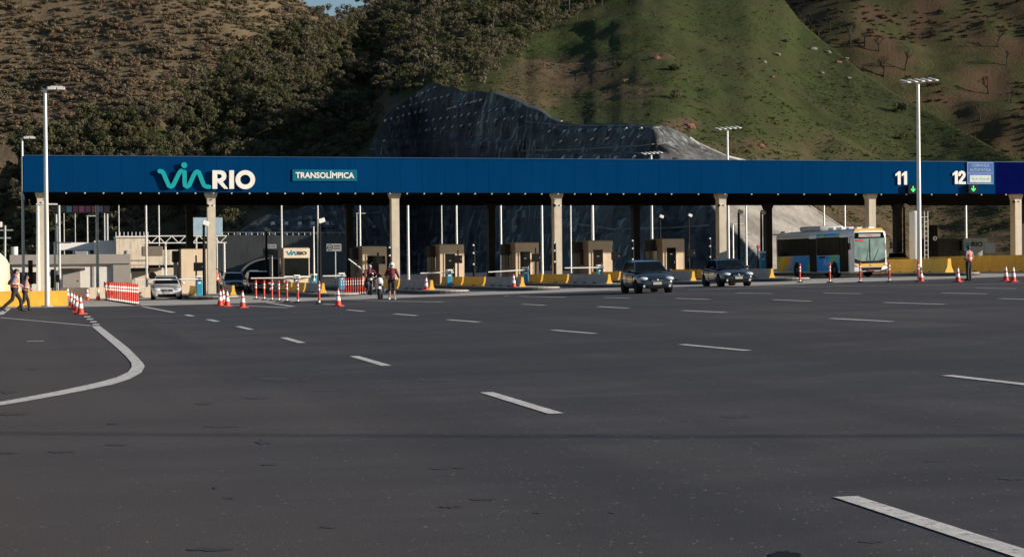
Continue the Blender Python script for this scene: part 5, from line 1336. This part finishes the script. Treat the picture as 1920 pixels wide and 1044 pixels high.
def grid_hill(name, fn, pxs, vs, mat, dry=None, ypix=None):
    V = np.array([fn(px, v) for px in pxs for v in vs]); nv = len(vs); nc = len(pxs)
    i = np.arange(nc-1)[:, None]*nv+np.arange(nv-1)[None, :]; i = i.ravel()
    Fq = np.stack([i, i+nv, i+nv+1, i+1], 1)
    me = npmesh(name, V, Fq, [mat], smooth=True)
    if dry:
        at_ = me.attributes.new('dry', 'FLOAT', 'POINT')
        at_.data.foreach_set('value', [float(max(0, min(1, dry(px, ypix(px, v))+.35*noise.noise(Vector((px*.03, ypix(px, v)*.06, 1)))))) if dry(px, ypix(px, v)) > .05 else 0.0 for px in pxs for v in vs])
    o = bpy.data.objects.new(name, me); COL.objects.link(o); return struct(o)
m_hb = hill_mat('hill_grass', (.032, .043, .013), (.047, .051, .020), (.125, .088, .054))
vsB = [k/70 for k in range(71)]+[1.05, 1.12, 1.2, 1.35, 1.6, 2.0]
def ypB(px, v): return yfoot(px)+(interp(RB, px)-yfoot(px))*min(v, 1)
grid_hill('hill', terrB, list(range(-500, 2501, 10)), vsB, m_hb, dryB, ypB)['label'] = 'near hill, wooded on the left and grassy on the right'
# far left hill
RA = [(-600, -220), (0, -110), (300, -90), (480, -35), (545, 0), (575, 12), (600, 24), (650, 50), (760, 110), (900, 200)]
def terrA(px, v, nz=True):
    y1 = interp(RA, px); d = 700+330*min(v, 1)
    z1 = atd(px, y1, 1030).z; p = atd(px, 500, d)
    if v <= 1: p.z = -5+(z1+5)*v
    else: p = atd(px, 500, 1030+(v-1)*200); p.z = z1-(v-1)**2*120
    if nz: p.z += (noise.fractal(Vector((p.x*.008, p.y*.008, 7)), 1.0, 2.0, 4)*14)*min(1, v*4)*max(.12, min(1, 2.5*(1-v)))
    return p
m_ha = hill_mat('hill_scrub', (.112, .088, .055), (.140, .105, .067), (.15, .10, .06), .6)
grid_hill('hill', terrA, list(range(-600, 901, 15)), [k/60 for k in range(61)]+[1.05, 1.15, 1.4, 2], m_ha)['label'] = 'far brown hill covered in dry scrub'
RD = [(1250, 120), (1400, -20), (1600, -110), (2000, -160), (2600, -200)]
def terrD(px, v, nz=True):
    y1 = interp(RD, px); d1 = 820; d = 580+240*min(v, 1)
    z1 = atd(px, y1, d1).z; p = atd(px, 500, d)
    if v <= 1: p.z = -5+(z1+5)*v
    else: p = atd(px, 500, d1+(v-1)*200); p.z = z1-(v-1)**2*120
    if nz: p.z += (noise.fractal(Vector((p.x*.012, p.y*.012, 17)), 1.0, 2.0, 4)*9+noise.noise(Vector((p.x*.09, p.y*.09, 3)))*1.6)*min(1, v*4)*max(.15, min(1, 2.5*(1-v)))
    return p
m_hd = hill_mat('hill_dry', (.042, .044, .018), (.095, .060, .037), (.2, .13, .08), 1.3)
grid_hill('hill', terrD, list(range(1250, 2601, 12)), [k/60 for k in range(61)]+[1.05, 1.15, 1.4, 2], m_hd)['label'] = 'farther right hillside with dry patches and bare trees'

# ------------------------------------------------------------------ rock cut wall, anchors, tunnel portal
def sun_side(px, y): return max(0, min(1, (px-nose(y)+6)/18))*max(0, min(1, (y-285)/70))  # mask of the sun-facing return; its sunlight is put into a paler colour
def wall_pt(px, v):
    yt = wtop(px); y = yt+(532-yt)*v
    d = wall_base(px, y) - 22*v
    # benches
    hgt = v
    for (xa, xb, yb, dep) in ((1000, 1262, 286, 6.0), (700, 990, 262, 2.0), (640, 1000, 470, 2.0), (900, 1330, 436, 4.0), (1010, 1250, 240, 2.0)):
        if xa < px < xb: d += -dep*max(0, min(1, (y-yb)/3.0))*min(1, (px-xa)/25)*min(1, (xb-px)/25)
    # shotcrete lifts: slanting ledges that follow the anchor rows
    if v > .02:
        ph = ((y + .13*(px-700))/ (19.0 if px < 1000 else 24.0)) % 1.0
        am = (1.15 if px < 1000 else .7)*(.5+noise.noise(Vector((px*.02, y*.02, 5))))*min(1, max(0, (nose(y)-px)/60))*min(1, v*6)
        d -= am*(ph if ph < .85 else (1-ph)/.15*.85)
    p = atd(px, y, d)
    n_ = noise.fractal(Vector((p.x*.09, p.y*.09, p.z*.12)), 1.0, 2.0, 4)*1.5 + noise.fractal(Vector((p.x*.5, p.y*.5, p.z*.08)), 1.0, 2.0, 3)*.6
    vd = noise.voronoi(Vector((p.x*.16, p.y*.16, p.z*.22)))[0]
    n_ += (vd[0]-.5)*2.2 + (noise.voronoi(Vector((p.x*.5, p.y*.5, p.z*.6)))[0][0]-.5)*.7
    n_ *= 1-.75*sun_side(px, y)
    p -= Vector((fwd.x, fwd.y, 0))*n_*min(1, v*12+.12)
    return p
def shot_mat():
    m = bpy.data.materials.new('shotcrete'); m.use_nodes = True
    n = m.node_tree.nodes; l = m.node_tree.links; b = n['Principled BSDF']; b.inputs['Roughness'].default_value = .75; b.inputs['Specular IOR Level'].default_value = .4
    tc = n.new('ShaderNodeTexCoord')
    def nz(s, sc=(1, 1, 1), d=5):
        mp = n.new('ShaderNodeMapping'); mp.inputs['Scale'].default_value = sc; l.new(tc.outputs['Object'], mp.inputs['Vector'])
        t = n.new('ShaderNodeTexNoise'); t.inputs['Scale'].default_value = s; t.inputs['Detail'].default_value = d; t.inputs['Roughness'].default_value = .6; l.new(mp.outputs[0], t.inputs['Vector']); return t.outputs['Fac']
    def rng(v, a, b2, c=0., d=1.):
        r = n.new('ShaderNodeMapRange'); l.new(v, r.inputs['Value'])
        for k, x in zip(('From Min', 'From Max', 'To Min', 'To Max'), (a, b2, c, d)): r.inputs[k].default_value = x
        return r.outputs[0]
    def mix(f, A, B):
        x = n.new('ShaderNodeMix'); x.data_type = 'RGBA'; l.new(f, x.inputs['Factor'])
        for k, v in (('A', A), ('B', B)):
            if isinstance(v, tuple): x.inputs[k].default_value = v+(1,)
            else: l.new(v, x.inputs[k])
        return x.outputs['Result']
    c = mix(rng(nz(.05), .35, .65), (.034, .042, .042), (.105, .112, .106))
    c = mix(rng(nz(.55, (1, 1, .07)), .46, .60, 0, .9), c, (.014, .017, .020))
    c = mix(rng(nz(.8, (1, 1, .06)), .54, .64, 0, .85), c, (.28, .30, .295))
    c = mix(rng(nz(.03), .52, .62, 0, .8), c, (.03, .026, .03))
    pa = n.new('ShaderNodeAttribute'); pa.attribute_name = 'sun_tint'
    c = mix(pa.outputs['Fac'], c, mix(rng(nz(.12, (1, 1, .5), 4), .38, .62), (.20, .185, .165), (.36, .33, .29)))  # sunlight on the return painted as a paler tone
    l.new(c, b.inputs['Base Color'])
    bp = n.new('ShaderNodeBump'); bp.inputs['Strength'].default_value = .8; bp.inputs['Distance'].default_value = .5
    l.new(nz(.9), bp.inputs['Height']); l.new(bp.outputs[0], b.inputs['Normal'])
    return m
m_shot = shot_mat()
pxs = list(range(430, 1661, 5)); vs = [k/120 for k in range(121)]
V = [wall_pt(px, v) for px in pxs for v in vs]; nv = len(vs); nc = len(pxs)
i = (np.arange(nc-1)[:, None]*nv+np.arange(nv-1)[None, :]).ravel()
Fq = [np.stack([i, i+nv, i+nv+1, i+1], 1)]
base = len(V)                     # back skirt: the cut has the hill's rock behind it
bk = Vector((fwd.x, fwd.y, 0))*8
V += [V[c*nv]+bk-Vector((0, 0, 0.6)) for c in range(nc)]
j = np.arange(nc-1); Fq.append(np.stack([base+j, base+j+1, (j+1)*nv, j*nv], 1))
wt = thing('rock_cut_wall', 'dark anchored shotcrete rock cut rising behind the blue canopy', 'retaining wall', tuple(atd(1000, 520, 330)))
off = Vector(wt.location)
me = npmesh('rock_face', np.array([v-off for v in V]), np.concatenate(Fq), [m_shot], smooth=False)
at_ = me.attributes.new('sun_tint', 'FLOAT', 'POINT'); at_.data.foreach_set('value', [sun_side(px, wtop(px)+(532-wtop(px))*v)*.9 for px in pxs for v in vs]+[0.0]*nc)
o = bpy.data.objects.new('rock_face', me); COL.objects.link(o); o.parent = wt
# pale crest kerb and drainage channel along the top edge
m = MB()
for k in range(0, len(WTOP)-1):
    for s_ in range(4):
        xa = WTOP[k][0]+(WTOP[k+1][0]-WTOP[k][0])*s_/4; xb = WTOP[k][0]+(WTOP[k+1][0]-WTOP[k][0])*(s_+1)/4
        if not (925 < xa < 1050 or xa > 1285): continue
        pa, pb = wall_pt(xa, 0), wall_pt(xb, 0); m.cyl(pa-off, pb-off, .24, .24, 6)
m.build('crest_channel', M('crest_pale', (.36, .35, .33), .85, var=.25, scale=.4), wt)
m_anch = M('anchor_head', (.55, .545, .53), .7, var=.15)
rows = [((560+140, 232), (800, 208), 10), ((770, 172+15), (815, 165), 5), ((745, 205), (840, 180), 9), ((840, 205), (900, 188), 6), ((845, 225), (960, 200), 0), ((838, 205), (905, 190), 0), ((842, 206), (1000, 165), 0),
        ((722, 228), (790, 208), 7), ((845, 204), (902, 188), 7), ((800, 228), (945, 205), 12), ((800, 246), (995, 218), 13), ((860, 255), (985, 240), 0), ((700, 268), (720, 265), 2), ((862, 240), (1000, 216), 0)]
anc = []
for (a, b2, n) in rows:
    for k in range(n): anc.append((a[0]+(b2[0]-a[0])*k/max(1, n-1), a[1]+(b2[1]-a[1])*k/max(1, n-1), .32))
for k in range(7): anc.append((1030+k*28.5, 247-k*.8, .36))
for k in range(6): anc.append((1052+k*29, 265-k*1.5, .36))
for k in range(6): anc.append((1055+k*33, 297, .42))
for k in range(5): anc.append((512+k*25, 420, .7))
for k in range(7): anc.append((448+k*22, 439, .6))
for k in range(8): anc.append((1062+k*24, 408+(k % 2)*2, .45))
anc = anc[:100]
for (px, py, s_) in anc:
    yt = wtop(px); v = (py-yt)/(532-yt)
    if v < 0.01: continue
    p = wall_pt(px, v)-off-Vector((fwd.x, fwd.y, 0))*.45
    a = MB(); a.box(p.x, p.y, p.z, s_*.95, .9, s_*.95, bev=.08, rz=-YAW+.4, rx=-.3); a.build('anchor_head', m_anch, wt)
# pale shotcrete edges of benches and drains on the cut
m = MB()
def edge(pts, r=.13):
    P_ = []
    for a, b2 in zip(pts, pts[1:]):
        for k in range(12):
            x, y = a[0]+(b2[0]-a[0])*k/12, a[1]+(b2[1]-a[1])*k/12; yt = wtop(x)
            if y > yt+1: P_.append(wall_pt(x, (y-yt)/(532-yt))-off-Vector((fwd.x, fwd.y, 0))*.15)
    for a, b2 in zip(P_, P_[1:]): m.cyl(a, b2, r, r, 5)
edge([(1000, 229), (985, 250), (978, 283), (1060, 281), (1200, 275), (1262, 268)]); edge([(985, 229), (1062, 236), (1180, 236), (1240, 241)], .12)
edge([(655, 404), (700, 399), (736, 396)]); edge([(1060, 418), (1150, 430), (1250, 428), (1340, 422)], .16); edge([(890, 395), (880, 430), (868, 500)], .12); edge([(905, 392), (893, 440), (880, 505)], .12); edge([(958, 392), (945, 450)], .12)
edge([(838, 190), (868, 192), (868, 202), (838, 204)], .1)
for k in range(46):
    x = rnd.uniform(700, 1010); y = rnd.uniform(215, 285); L = rnd.uniform(6, 16)
    if y > wtop(x)+8: edge([(x, y), (x-2.5, y+L)], rnd.uniform(.07, .15))
m.build('bench_edge', M('bench_pale', (.17, .18, .18), .85, var=.4, scale=.5), wt)
# tunnel portal head wall with arched opening
D = 309.0
def pw(px, py, d=D): return atd(px, py, d)
t = thing('tunnel_portal', 'grey concrete tunnel portal with an arched mouth behind the lanes', 'tunnel', tuple(atd(505, 520, D)))
off = Vector(t.location)
cx, cy, rad, N = 512, 517, 62, 28
m = MB(); arc = [(cx+rad*math.cos(math.pi*k/N), cy-rad*.55*math.sin(math.pi*k/N)) for k in range(N+1)]
outer = [(arc[0][0], 442) if False else None]
for k in range(N):
    (xa, ya), (xb, yb) = arc[k], arc[k+1]
    m.slab([pw(xa, ya)-off, pw(xb, yb)-off, pw(xb, 441)-off, pw(xa, 441)-off], (0, 1.2, 0))
m.slab([pw(392, 530)-off, pw(cx-rad, 530)-off, pw(cx-rad, 441)-off, pw(392, 441)-off], (0, 1.2, 0)); m.slab([pw(cx+rad, 530)-off, pw(660, 530)-off, pw(660, 441)-off, pw(cx+rad, 441)-off], (0, 1.2, 0))
m.build('head_wall', M('portal_shade_concrete', (.070, .075, .078), .85, var=.15, scale=.2, stain=.4), t)  # base darkened so the colour carries the head wall's shade
m = MB()
for k in range(N):
    (xa, ya), (xb, yb) = arc[k], arc[k+1]
    q = .93
    m.slab([pw(xa, ya, D-1)-off, pw(xb, yb, D-1)-off, pw(cx+(xb-cx)*q, cy+(yb-cy)*q, D-1)-off, pw(cx+(xa-cx)*q, cy+(ya-cy)*q, D-1)-off], (0, 1.6, 0))
m.build('arch_ring', M('arch_pale', (.22, .225, .225), .8), t)
m = MB(); m.slab([pw(cx-rad, 530, D+9)-off, pw(cx+rad, 530, D+9)-off, pw(cx+rad, 470, D+9)-off, pw(cx-rad, 470, D+9)-off], (0, .5, 0)); m.build('bore_dark_sheet', m_coldark, t)  # flat dark sheet painting the unlit depth behind the mouth
m = MB()
for k in range(24):
    xx = 395+k*11; m.cyl(pw(xx, 441)-off, pw(xx, 436)-off, .06, .06, 5)
m.cyl(pw(392, 436)-off, pw(655, 436)-off, .06, .06, 5); m.build('railing', m_steel, t)
for px_, py_ in (): pass

# ------------------------------------------------------------------ vegetation
def leaf_mat(name, cols, sc):
    m = bpy.data.materials.new(name); m.use_nodes = True
    n = m.node_tree.nodes; l = m.node_tree.links; b = n['Principled BSDF']; b.inputs['Roughness'].default_value = .8; b.inputs['Specular IOR Level'].default_value = .15
    ge = n.new('ShaderNodeNewGeometry')
    t = n.new('ShaderNodeTexNoise'); t.inputs['Scale'].default_value = sc; t.inputs['Detail'].default_value = 3; l.new(ge.outputs['Position'], t.inputs['Vector'])
    oi = n.new('ShaderNodeObjectInfo')
    ad = n.new('ShaderNodeMath'); ad.operation = 'MULTIPLY_ADD'; ad.inputs[1].default_value = .35; l.new(oi.outputs['Random'], ad.inputs[0]); l.new(t.outputs['Fac'], ad.inputs[2])
    mr = n.new('ShaderNodeMapRange'); mr.inputs['From Min'].default_value = .38; mr.inputs['From Max'].default_value = .95; l.new(ad.outputs[0], mr.inputs['Value'])
    cr = n.new('ShaderNodeValToRGB'); E = cr.color_ramp.elements
    while len(E) < len(cols): E.new(.5)
    for k, (e, c) in enumerate(zip(E, cols)): e.position = k/(len(cols)-1); e.color = c+(1,)
    l.new(mr.outputs[0], cr.inputs['Fac']); l.new(cr.outputs['Color'], b.inputs['Base Color'])
    tb = n.new('ShaderNodeBsdfTranslucent'); l.new(cr.outputs['Color'], tb.inputs['Color'])
    ms = n.new('ShaderNodeMixShader'); ms.inputs[0].default_value = .35; out = n['Material Output']
    l.new(b.outputs[0], ms.inputs[1]); l.new(tb.outputs[0], ms.inputs[2]); l.new(ms.outputs[0], out.inputs['Surface'])
    return m
m_leaf = leaf_mat('forest_leaves', [(.045, .058, .022), (.125, .110, .064), (.066, .078, .032), (.155, .136, .094), (.095, .092, .048)], .07)
m_scrub = leaf_mat('scrub_leaves', [(.165, .130, .085), (.21, .16, .105), (.125, .115, .066), (.23, .17, .115)], .02)
m_gtuft = leaf_mat('grass_tufts', [(.055, .075, .020), (.08, .092, .03), (.05, .065, .02), (.13, .105, .05)], .05)
m_bark = M('bark', (.075, .055, .042), .9, var=.3)
nr = np.random.default_rng(5)
def leaf_cloud(centres, radii, per, size, rng):
    Vs = []
    for (c, r) in zip(centres, radii):
        d = rng.normal(size=(per, 3)); d /= np.linalg.norm(d, axis=1)[:, None]
        p = c+d*r*rng.uniform(.45, 1.0, (per, 1))*np.array([1, 1, .75])
        nn = d + rng.normal(size=(per, 3))*.40; nn /= np.linalg.norm(nn, axis=1)[:, None]
        a = np.cross(nn, rng.normal(size=(per, 3))); a /= np.linalg.norm(a, axis=1)[:, None]; b = np.cross(nn, a)
        s = size*rng.uniform(.6, 1.3, (per, 1))
        Vs.append(np.stack([p-a*s-b*s*.6, p+a*s-b*s*.6, p+a*s+b*s*.6, p-a*s+b*s*.6], 1).reshape(-1, 3))
    V = np.concatenate(Vs); Fq = np.arange(len(V)).reshape(-1, 4); return V, Fq
def tree_mesh(seed, H=7.0, spread=3.2, nclump=26, per=26, leaf=.21):
    r = np.random.default_rng(seed); cs = []; rs = []
    for k in range(nclump):
        a = r.uniform(0, 6.28); q = math.sqrt(r.uniform(0, 1)); zz = r.uniform(.42, 1.0)
        w = spread*(1-.75*abs((zz-.62)/.45)**2); cs.append([q*w*.85*math.cos(a), q*w*.85*math.sin(a), zz*H]); rs.append(r.uniform(.55, 1.2)*spread*.38)
    V, Fq = leaf_cloud(np.array(cs), rs, per, leaf, r)
    mi = np.zeros(len(Fq), int)
    tv = []; tf = []
    def limb(a, b, ra, rb):
        a = np.array(a); b = np.array(b); k0 = len(V)+len(tv)
        for p, rr in ((a, ra), (b, rb)):
            for s in range(4): tv.append(p+np.array([rr*math.cos(s*1.571), rr*math.sin(s*1.571), 0]))
        for s in range(4): tf.append([k0+s, k0+(s+1) % 4, k0+4+(s+1) % 4, k0+4+s])
    limb((0, 0, -.6), (r.uniform(-.3, .3), r.uniform(-.3, .3), H*.5), .17, .11)
    for k in range(6):
        c = cs[k*3 % nclump]; limb((0, 0, H*.3+k*.2), c, .09, .03)
    V = np.concatenate([V, np.array(tv)]); Fq = np.concatenate([Fq, np.array(tf)]); mi = np.concatenate([mi, np.ones(len(tf), int)])
    return V, Fq, mi
TREES = [tree_mesh(s, H, sp, nc_, per) for s, H, sp, nc_, per in ((1, 7.0, 3.1, 15, 46), (2, 6.0, 3.4, 16, 46), (3, 8.0, 2.6, 17, 44), (4, 4.8, 2.8, 11, 50), (5, 7.4, 3.0, 8, 36), (6, 6.6, 2.7, 14, 46))]
TM = [npmesh('tree', V, Fq, [m_leaf, m_bark], mi) for V, Fq, mi in TREES]
fb = [(1210, -40), (1160, 0), (1070, 45), (1000, 80), (965, 110), (930, 140), (905, 160), (880, 168)]   # forest / grass boundary
def in_forest(px, py):
    bx_ = interp([(y, x) for x, y in fb], py) if py < 168 else 2000
    if py < 168 and px > bx_: return False
    if py >= 168 and px > 640 and py > wtop(px)-8: return False
    if px > 905 and py >= 150: return False
    for cx, cy, rx, ry in ((265, 208, 70, 17), (728, 203, 42, 16), (560, 178+30, 0.1, .1)):
        if ((px-cx)/rx)**2+((py-cy)/ry)**2 < 1: return False
    return True
cand = []
rr = random.Random(11)
tries = 0
while len(cand) < 950 and tries < 20000:
    tries += 1
    px = rr.uniform(-40, 1210); v = rr.uniform(0.0, 1.0); 
    y0, y1 = yfoot(px), interp(RB, px); py = y0+(y1-y0)*v
    if py < -45 or py > 460 or not in_forest(px, py): continue
    if py > 395 and px > 440: continue
    if py > 340 and rr.random() < .6: continue
    if min(abs(px-c[0])**2+(1.6*(py-c[1]))**2 for c in cand[-400:] or [(1e5, 1e5)]) < 110: continue
    p = terrB(px, v); cand.append((px, py, v, p, rr.choice((rr.uniform(.5, .8), rr.uniform(.6, .95), rr.uniform(.9, 1.3)))*interp([(300, .8), (700, 1.05)], p.length), rr.uniform(0, 6.28), rr.randrange(6)))
cand.sort(key=lambda c: -(c[4]/(c[3].length)) if c[1] > -10 else 1)
labs = ['leafy tree among the forest on the hill behind the canopy', 'low spreading tree among the forest on the hill behind the canopy', 'taller narrow tree among the forest on the hill behind the canopy', 'small bushy tree among the forest on the hill behind the canopy', 'thin sparse tree among the forest on the hill behind the canopy', 'dense upright tree among the forest on the hill behind the canopy']
for c in cand[:290]:
    o = bpy.data.objects.new('forest_tree', TM[c[6]]); COL.objects.link(o); o.location = c[3]-Vector((0, 0, .4)); o.rotation_euler = (0, 0, c[5]); o.scale = (c[4],)*3
    tag(o, labs[c[6]], 'tree', 'forest trees on the hill')
def merged(name, items, protos, mats, label):
    Vs, Fs, Ms = [], [], []; k = 0
    for (p, s, a, ti) in items:
        V, Fq, mi = protos[ti]; ca, sa = math.cos(a), math.sin(a)
        Rm = np.array([[ca, -sa, 0], [sa, ca, 0], [0, 0, 1]])*s
        Vs.append(V@Rm.T+np.array(p)); Fs.append(Fq+k); Ms.append(mi); k += len(V)
    o = bpy.data.objects.new(name, npmesh(name, np.concatenate(Vs), np.concatenate(Fs), mats, np.concatenate(Ms))); COL.objects.link(o)
    tag(o, label, None, None, 'stuff'); return o
merged('woodland', [(c[3]-Vector((0, 0, .4)), c[4], c[5], c[6]) for c in cand[290:]], TREES, [m_leaf, m_bark], 'rest of the mixed green and grey wood on the hill')
# scrub on far hill
def bush(seed, n=9, per=26, leaf=.30, R_=2.4, h=1.1):
    r = np.random.default_rng(seed); cs = [[r.normal()*R_*.5, r.normal()*R_*.5, r.uniform(.2, 1)*h] for _ in range(n)]
    V, Fq = leaf_cloud(np.array(cs), [R_*r.uniform(.3, .55) for _ in range(n)], per, leaf, r); return V, Fq, np.zeros(len(Fq), int)
BUSH = [bush(s) for s in range(20, 25)]
it = []
for _ in range(5200):
    px = rr.uniform(-60, 660); v = rr.uniform(.1, 1.02); p = terrA(px, v)
    if noise.noise(Vector((p.x*.02, p.y*.02, 4))) < -.5: continue
    it.append((p, rr.choice((rr.uniform(.4, .8), rr.uniform(.6, 1.5))), rr.uniform(0, 6.28), rr.randrange(5)))
merged('dry_scrub', it, BUSH, [m_scrub], 'brown dry scrub covering the far left hill')
# undergrowth below forest and along foot
it = []
UB = [bush(s, 8, 16, .22, 1.5, 1.5) for s in range(40, 44)]
for _ in range(1500):
    px = rr.uniform(-60, 1150); v = rr.uniform(0, 1); y0, y1 = yfoot(px), interp(RB, px); py = y0+(y1-y0)*v
    if py < -40 or not in_forest(px, py) or (py > 400 and px > 440): continue
    it.append((terrB(px, v), rr.uniform(.6, 1.5), rr.uniform(0, 6.28), rr.randrange(4)))
merged('undergrowth', it, UB, [m_leaf], 'dark undergrowth between the forest trees')
# grass tufts on the spur and dry hillside
def tuft(seed, col=0):
    r = np.random.default_rng(seed); V, Fq = leaf_cloud(np.array([[0, 0, .25], [.5, .2, .2], [-.4, .3, .2]]), [.5, .4, .4], 7, .20, r); return V, Fq, np.zeros(len(Fq), int)
TU = [tuft(s) for s in range(60, 64)]
it = []
for _ in range(14000):
    px = rr.uniform(880, 1960); v = rr.uniform(0, 1.01); y0, y1 = yfoot(px), interp(RB, px); py = y0+(y1-y0)*v
    if py < -30 or py > 480 or (in_forest(px, py)): continue
    p = terrB(px, v)
    if noise.noise(Vector((p.x*.06, p.y*.06, 8))) < -.12 and rr.random() < .85: continue
    it.append((p, rr.uniform(.2, .55)*(1.0 if rr.random() > .04 else 2.2), rr.uniform(0, 6.28), rr.randrange(4)))
merged('hillside_grass', it, TU, [m_gtuft], 'rough green grass tufts on the open hillside')
it = []
for _ in range(1500):
    px = rr.uniform(1440, 1980); v = rr.uniform(.1, 1.0); p = terrD(px, v)
    if noise.noise(Vector((p.x*.03, p.y*.03, 8))) < -.05: continue
    it.append((p, rr.uniform(.2, .6), rr.uniform(0, 6.28), rr.randrange(5)))
merged('dry_brush', it, BUSH, [leaf_mat('brush_leaves', [(.05, .055, .02), (.11, .075, .045), (.045, .05, .02), (.13, .085, .055)], .04)], 'patchy brown brush on the right hillside')
# bare trees on the right hillside
def bare_tree(seed, H=7):
    r = random.Random(seed); m = MB()
    def br(p, d, L, ra, dep):
        q = p+d*L; m.cyl(p, q, ra, ra*.6, 5)
        if dep == 0: return
        for _ in range(3 if dep > 1 else 2):
            nd = (d+Vector((r.uniform(-.8, .8), r.uniform(-.8, .8), r.uniform(-.1, .6)))).normalized(); br(q, nd, L*r.uniform(.55, .8), ra*.6, dep-1)
    br(Vector((0, 0, -.4)), Vector((r.uniform(-.15, .15), 0, 1)).normalized(), H*.32, .30, 4)
    me = bpy.data.meshes.new('bare_tree'); m.bm.to_mesh(me); m.bm.free(); me.materials.append(M('dead_wood', (.016, .012, .010), .9, var=.3)); return me
BT = [bare_tree(s) for s in (1, 2, 3)]
def solveD(px, py):
    best = None
    for k in range(0, 101):
        p = terrD(px, k/100); d = p-Vector((0, 0, EYE)); yy = 522-F*d.dot(cup)/d.dot(fwd)
        if best is None or abs(yy-py) < best[0]: best = (abs(yy-py), p)
    return best[1]
btl = ['bare dark tree at the top of the grassy ridge line', 'bare dark tree just right of the ridge at the top', 'dark leafless tree second along the ridge top', 'thin leafless tree in the gully right of the ridge', 'leafless tree in the gully above the flat lamp heads', 'short bare tree above the flat lamp heads', 'bare tree right of the gully scrub', 'dark spreading bare tree right of the big lamp pole', 'leaning bare trunk at the right picture edge', 'tall bare tree high at the right picture edge', 'bare tree below the reddish bank', 'low bare tree close to the ridge edge', 'bare shrubby tree low on the right hillside', 'thin bare tree by the right edge rocks']
for k, ((px, py), lab) in enumerate(zip([(1508, 50), (1525, 58), (1538, 65), (1560, 55), (1598, 82), (1625, 90), (1652, 92), (1856, 178), (1898, 195), (1875, 92), (1700, 130), (1660, 145), (1840, 230), (1890, 120)], btl)):
    o = bpy.data.objects.new('bare_tree', BT[k % 3]); COL.objects.link(o); o.location = solveD(px, py); o.rotation_euler = (0, 0, rr.uniform(0, 6)); s_ = rr.uniform(1.0, 1.5)*(1.2 if px == 1856 else 1); o.scale = (s_,)*3
    tag(o, lab, 'tree')
# boulders and lone bushes on the grass
def solveB(px, py): 
    y0, y1 = yfoot(px), interp(RB, px); return terrB(px, max(0, min(1, (py-y0)/(y1-y0))))
def rock(seed):
    r = random.Random(seed); m = MB(); bmesh.ops.create_icosphere(m.bm, subdivisions=3, radius=1.0)
    for v in m.bm.verts: v.co *= 1+.35*noise.noise(v.co*1.3+Vector((seed, 0, 0)))+.12*noise.noise(v.co*4); v.co.z *= .65
    me = bpy.data.meshes.new('boulder'); m.bm.to_mesh(me); m.bm.free(); return me
RK = [rock(s) for s in (1, 2, 3)]; m_rk1 = M('boulder_grey', (.16, .14, .12), .9, var=.3, scale=1.5, bump=.3); m_rk2 = M('boulder_red', (.17, .075, .05), .9, var=.3, scale=1.5, bump=.3)
for me in RK: me.materials.append(m_rk1)
RK2 = [me.copy() for me in RK]
for me in RK2: me.materials.clear(); me.materials.append(m_rk2)
for k, (px, py, s_, red, lab) in enumerate([(1230, 122, 1.6, 1, 'reddish boulder on the grass below the forest edge'), (1172, 142, 1.3, 0, 'grey boulder in the bare patch above the rock cut'), (1448, 146, 1.0, 1, 'small reddish boulder on the green slope'), (1456, 103, 1.5, 0, 'grey rock left of the ridge outcrop'), (1524, 95, 1.9, 0, 'largest dark rock of the outcrop under the ridge'), (1552, 100, 1.6, 0, 'dark rock at the right of the outcrop under the ridge'),
      (1570, 118, 1.5, 1, 'reddish rock right below the ridge outcrop'), (1585, 112, 1.3, 0, 'pale rock on the ridge crest'), (1540, 138, 1.2, 0, 'low rock in the grass below the outcrop'), (1590, 146, 1.1, 0, 'low rock nearest the ridge edge'), (1432, 115, 1.3, 0, 'flat grey rock lower left of the outcrop'), (1290, 238, 1.7, 1, 'reddish earth lump above the end of the rock cut'), (1425, 280, 1.2, 1, 'brown rock right above the blue fascia')]):
    o = bpy.data.objects.new('boulder', (RK2 if red else RK)[k % 3]); COL.objects.link(o); o.location = solveB(px, py); o.rotation_euler = (0, 0, rr.uniform(0, 6)); o.scale = (s_*.85, s_*.7, s_*.6); tag(o, lab, 'boulder')
LB = npmesh('lone_bush', *[x for x in bush(77, 14, 30, .16, 1.5, 1.8)[:2]], [m_leaf])
for px, py, s_, lab in ((1688, 215, 1.5, 'round bush with a dark shadow on the grassy spur'), (1690, 258, .9, 'small bush low on the spur beside the lamp pole'), (1265, 190, 1.1, 'bush row end above the rock cut, upper'), (1268, 140, 1.0, 'bush on the dark vertical strip in the grass'), (1160, 132, .9, 'dark bush beside the bare patch'), (1475, 85, .8, 'dark low bush left of the ridge outcrop')):
    o = bpy.data.objects.new('bush', LB); COL.objects.link(o); o.location = solveB(px, py); o.scale = (s_,)*3; o.rotation_euler = (0, 0, rr.uniform(0, 6)); tag(o, lab, 'bush')
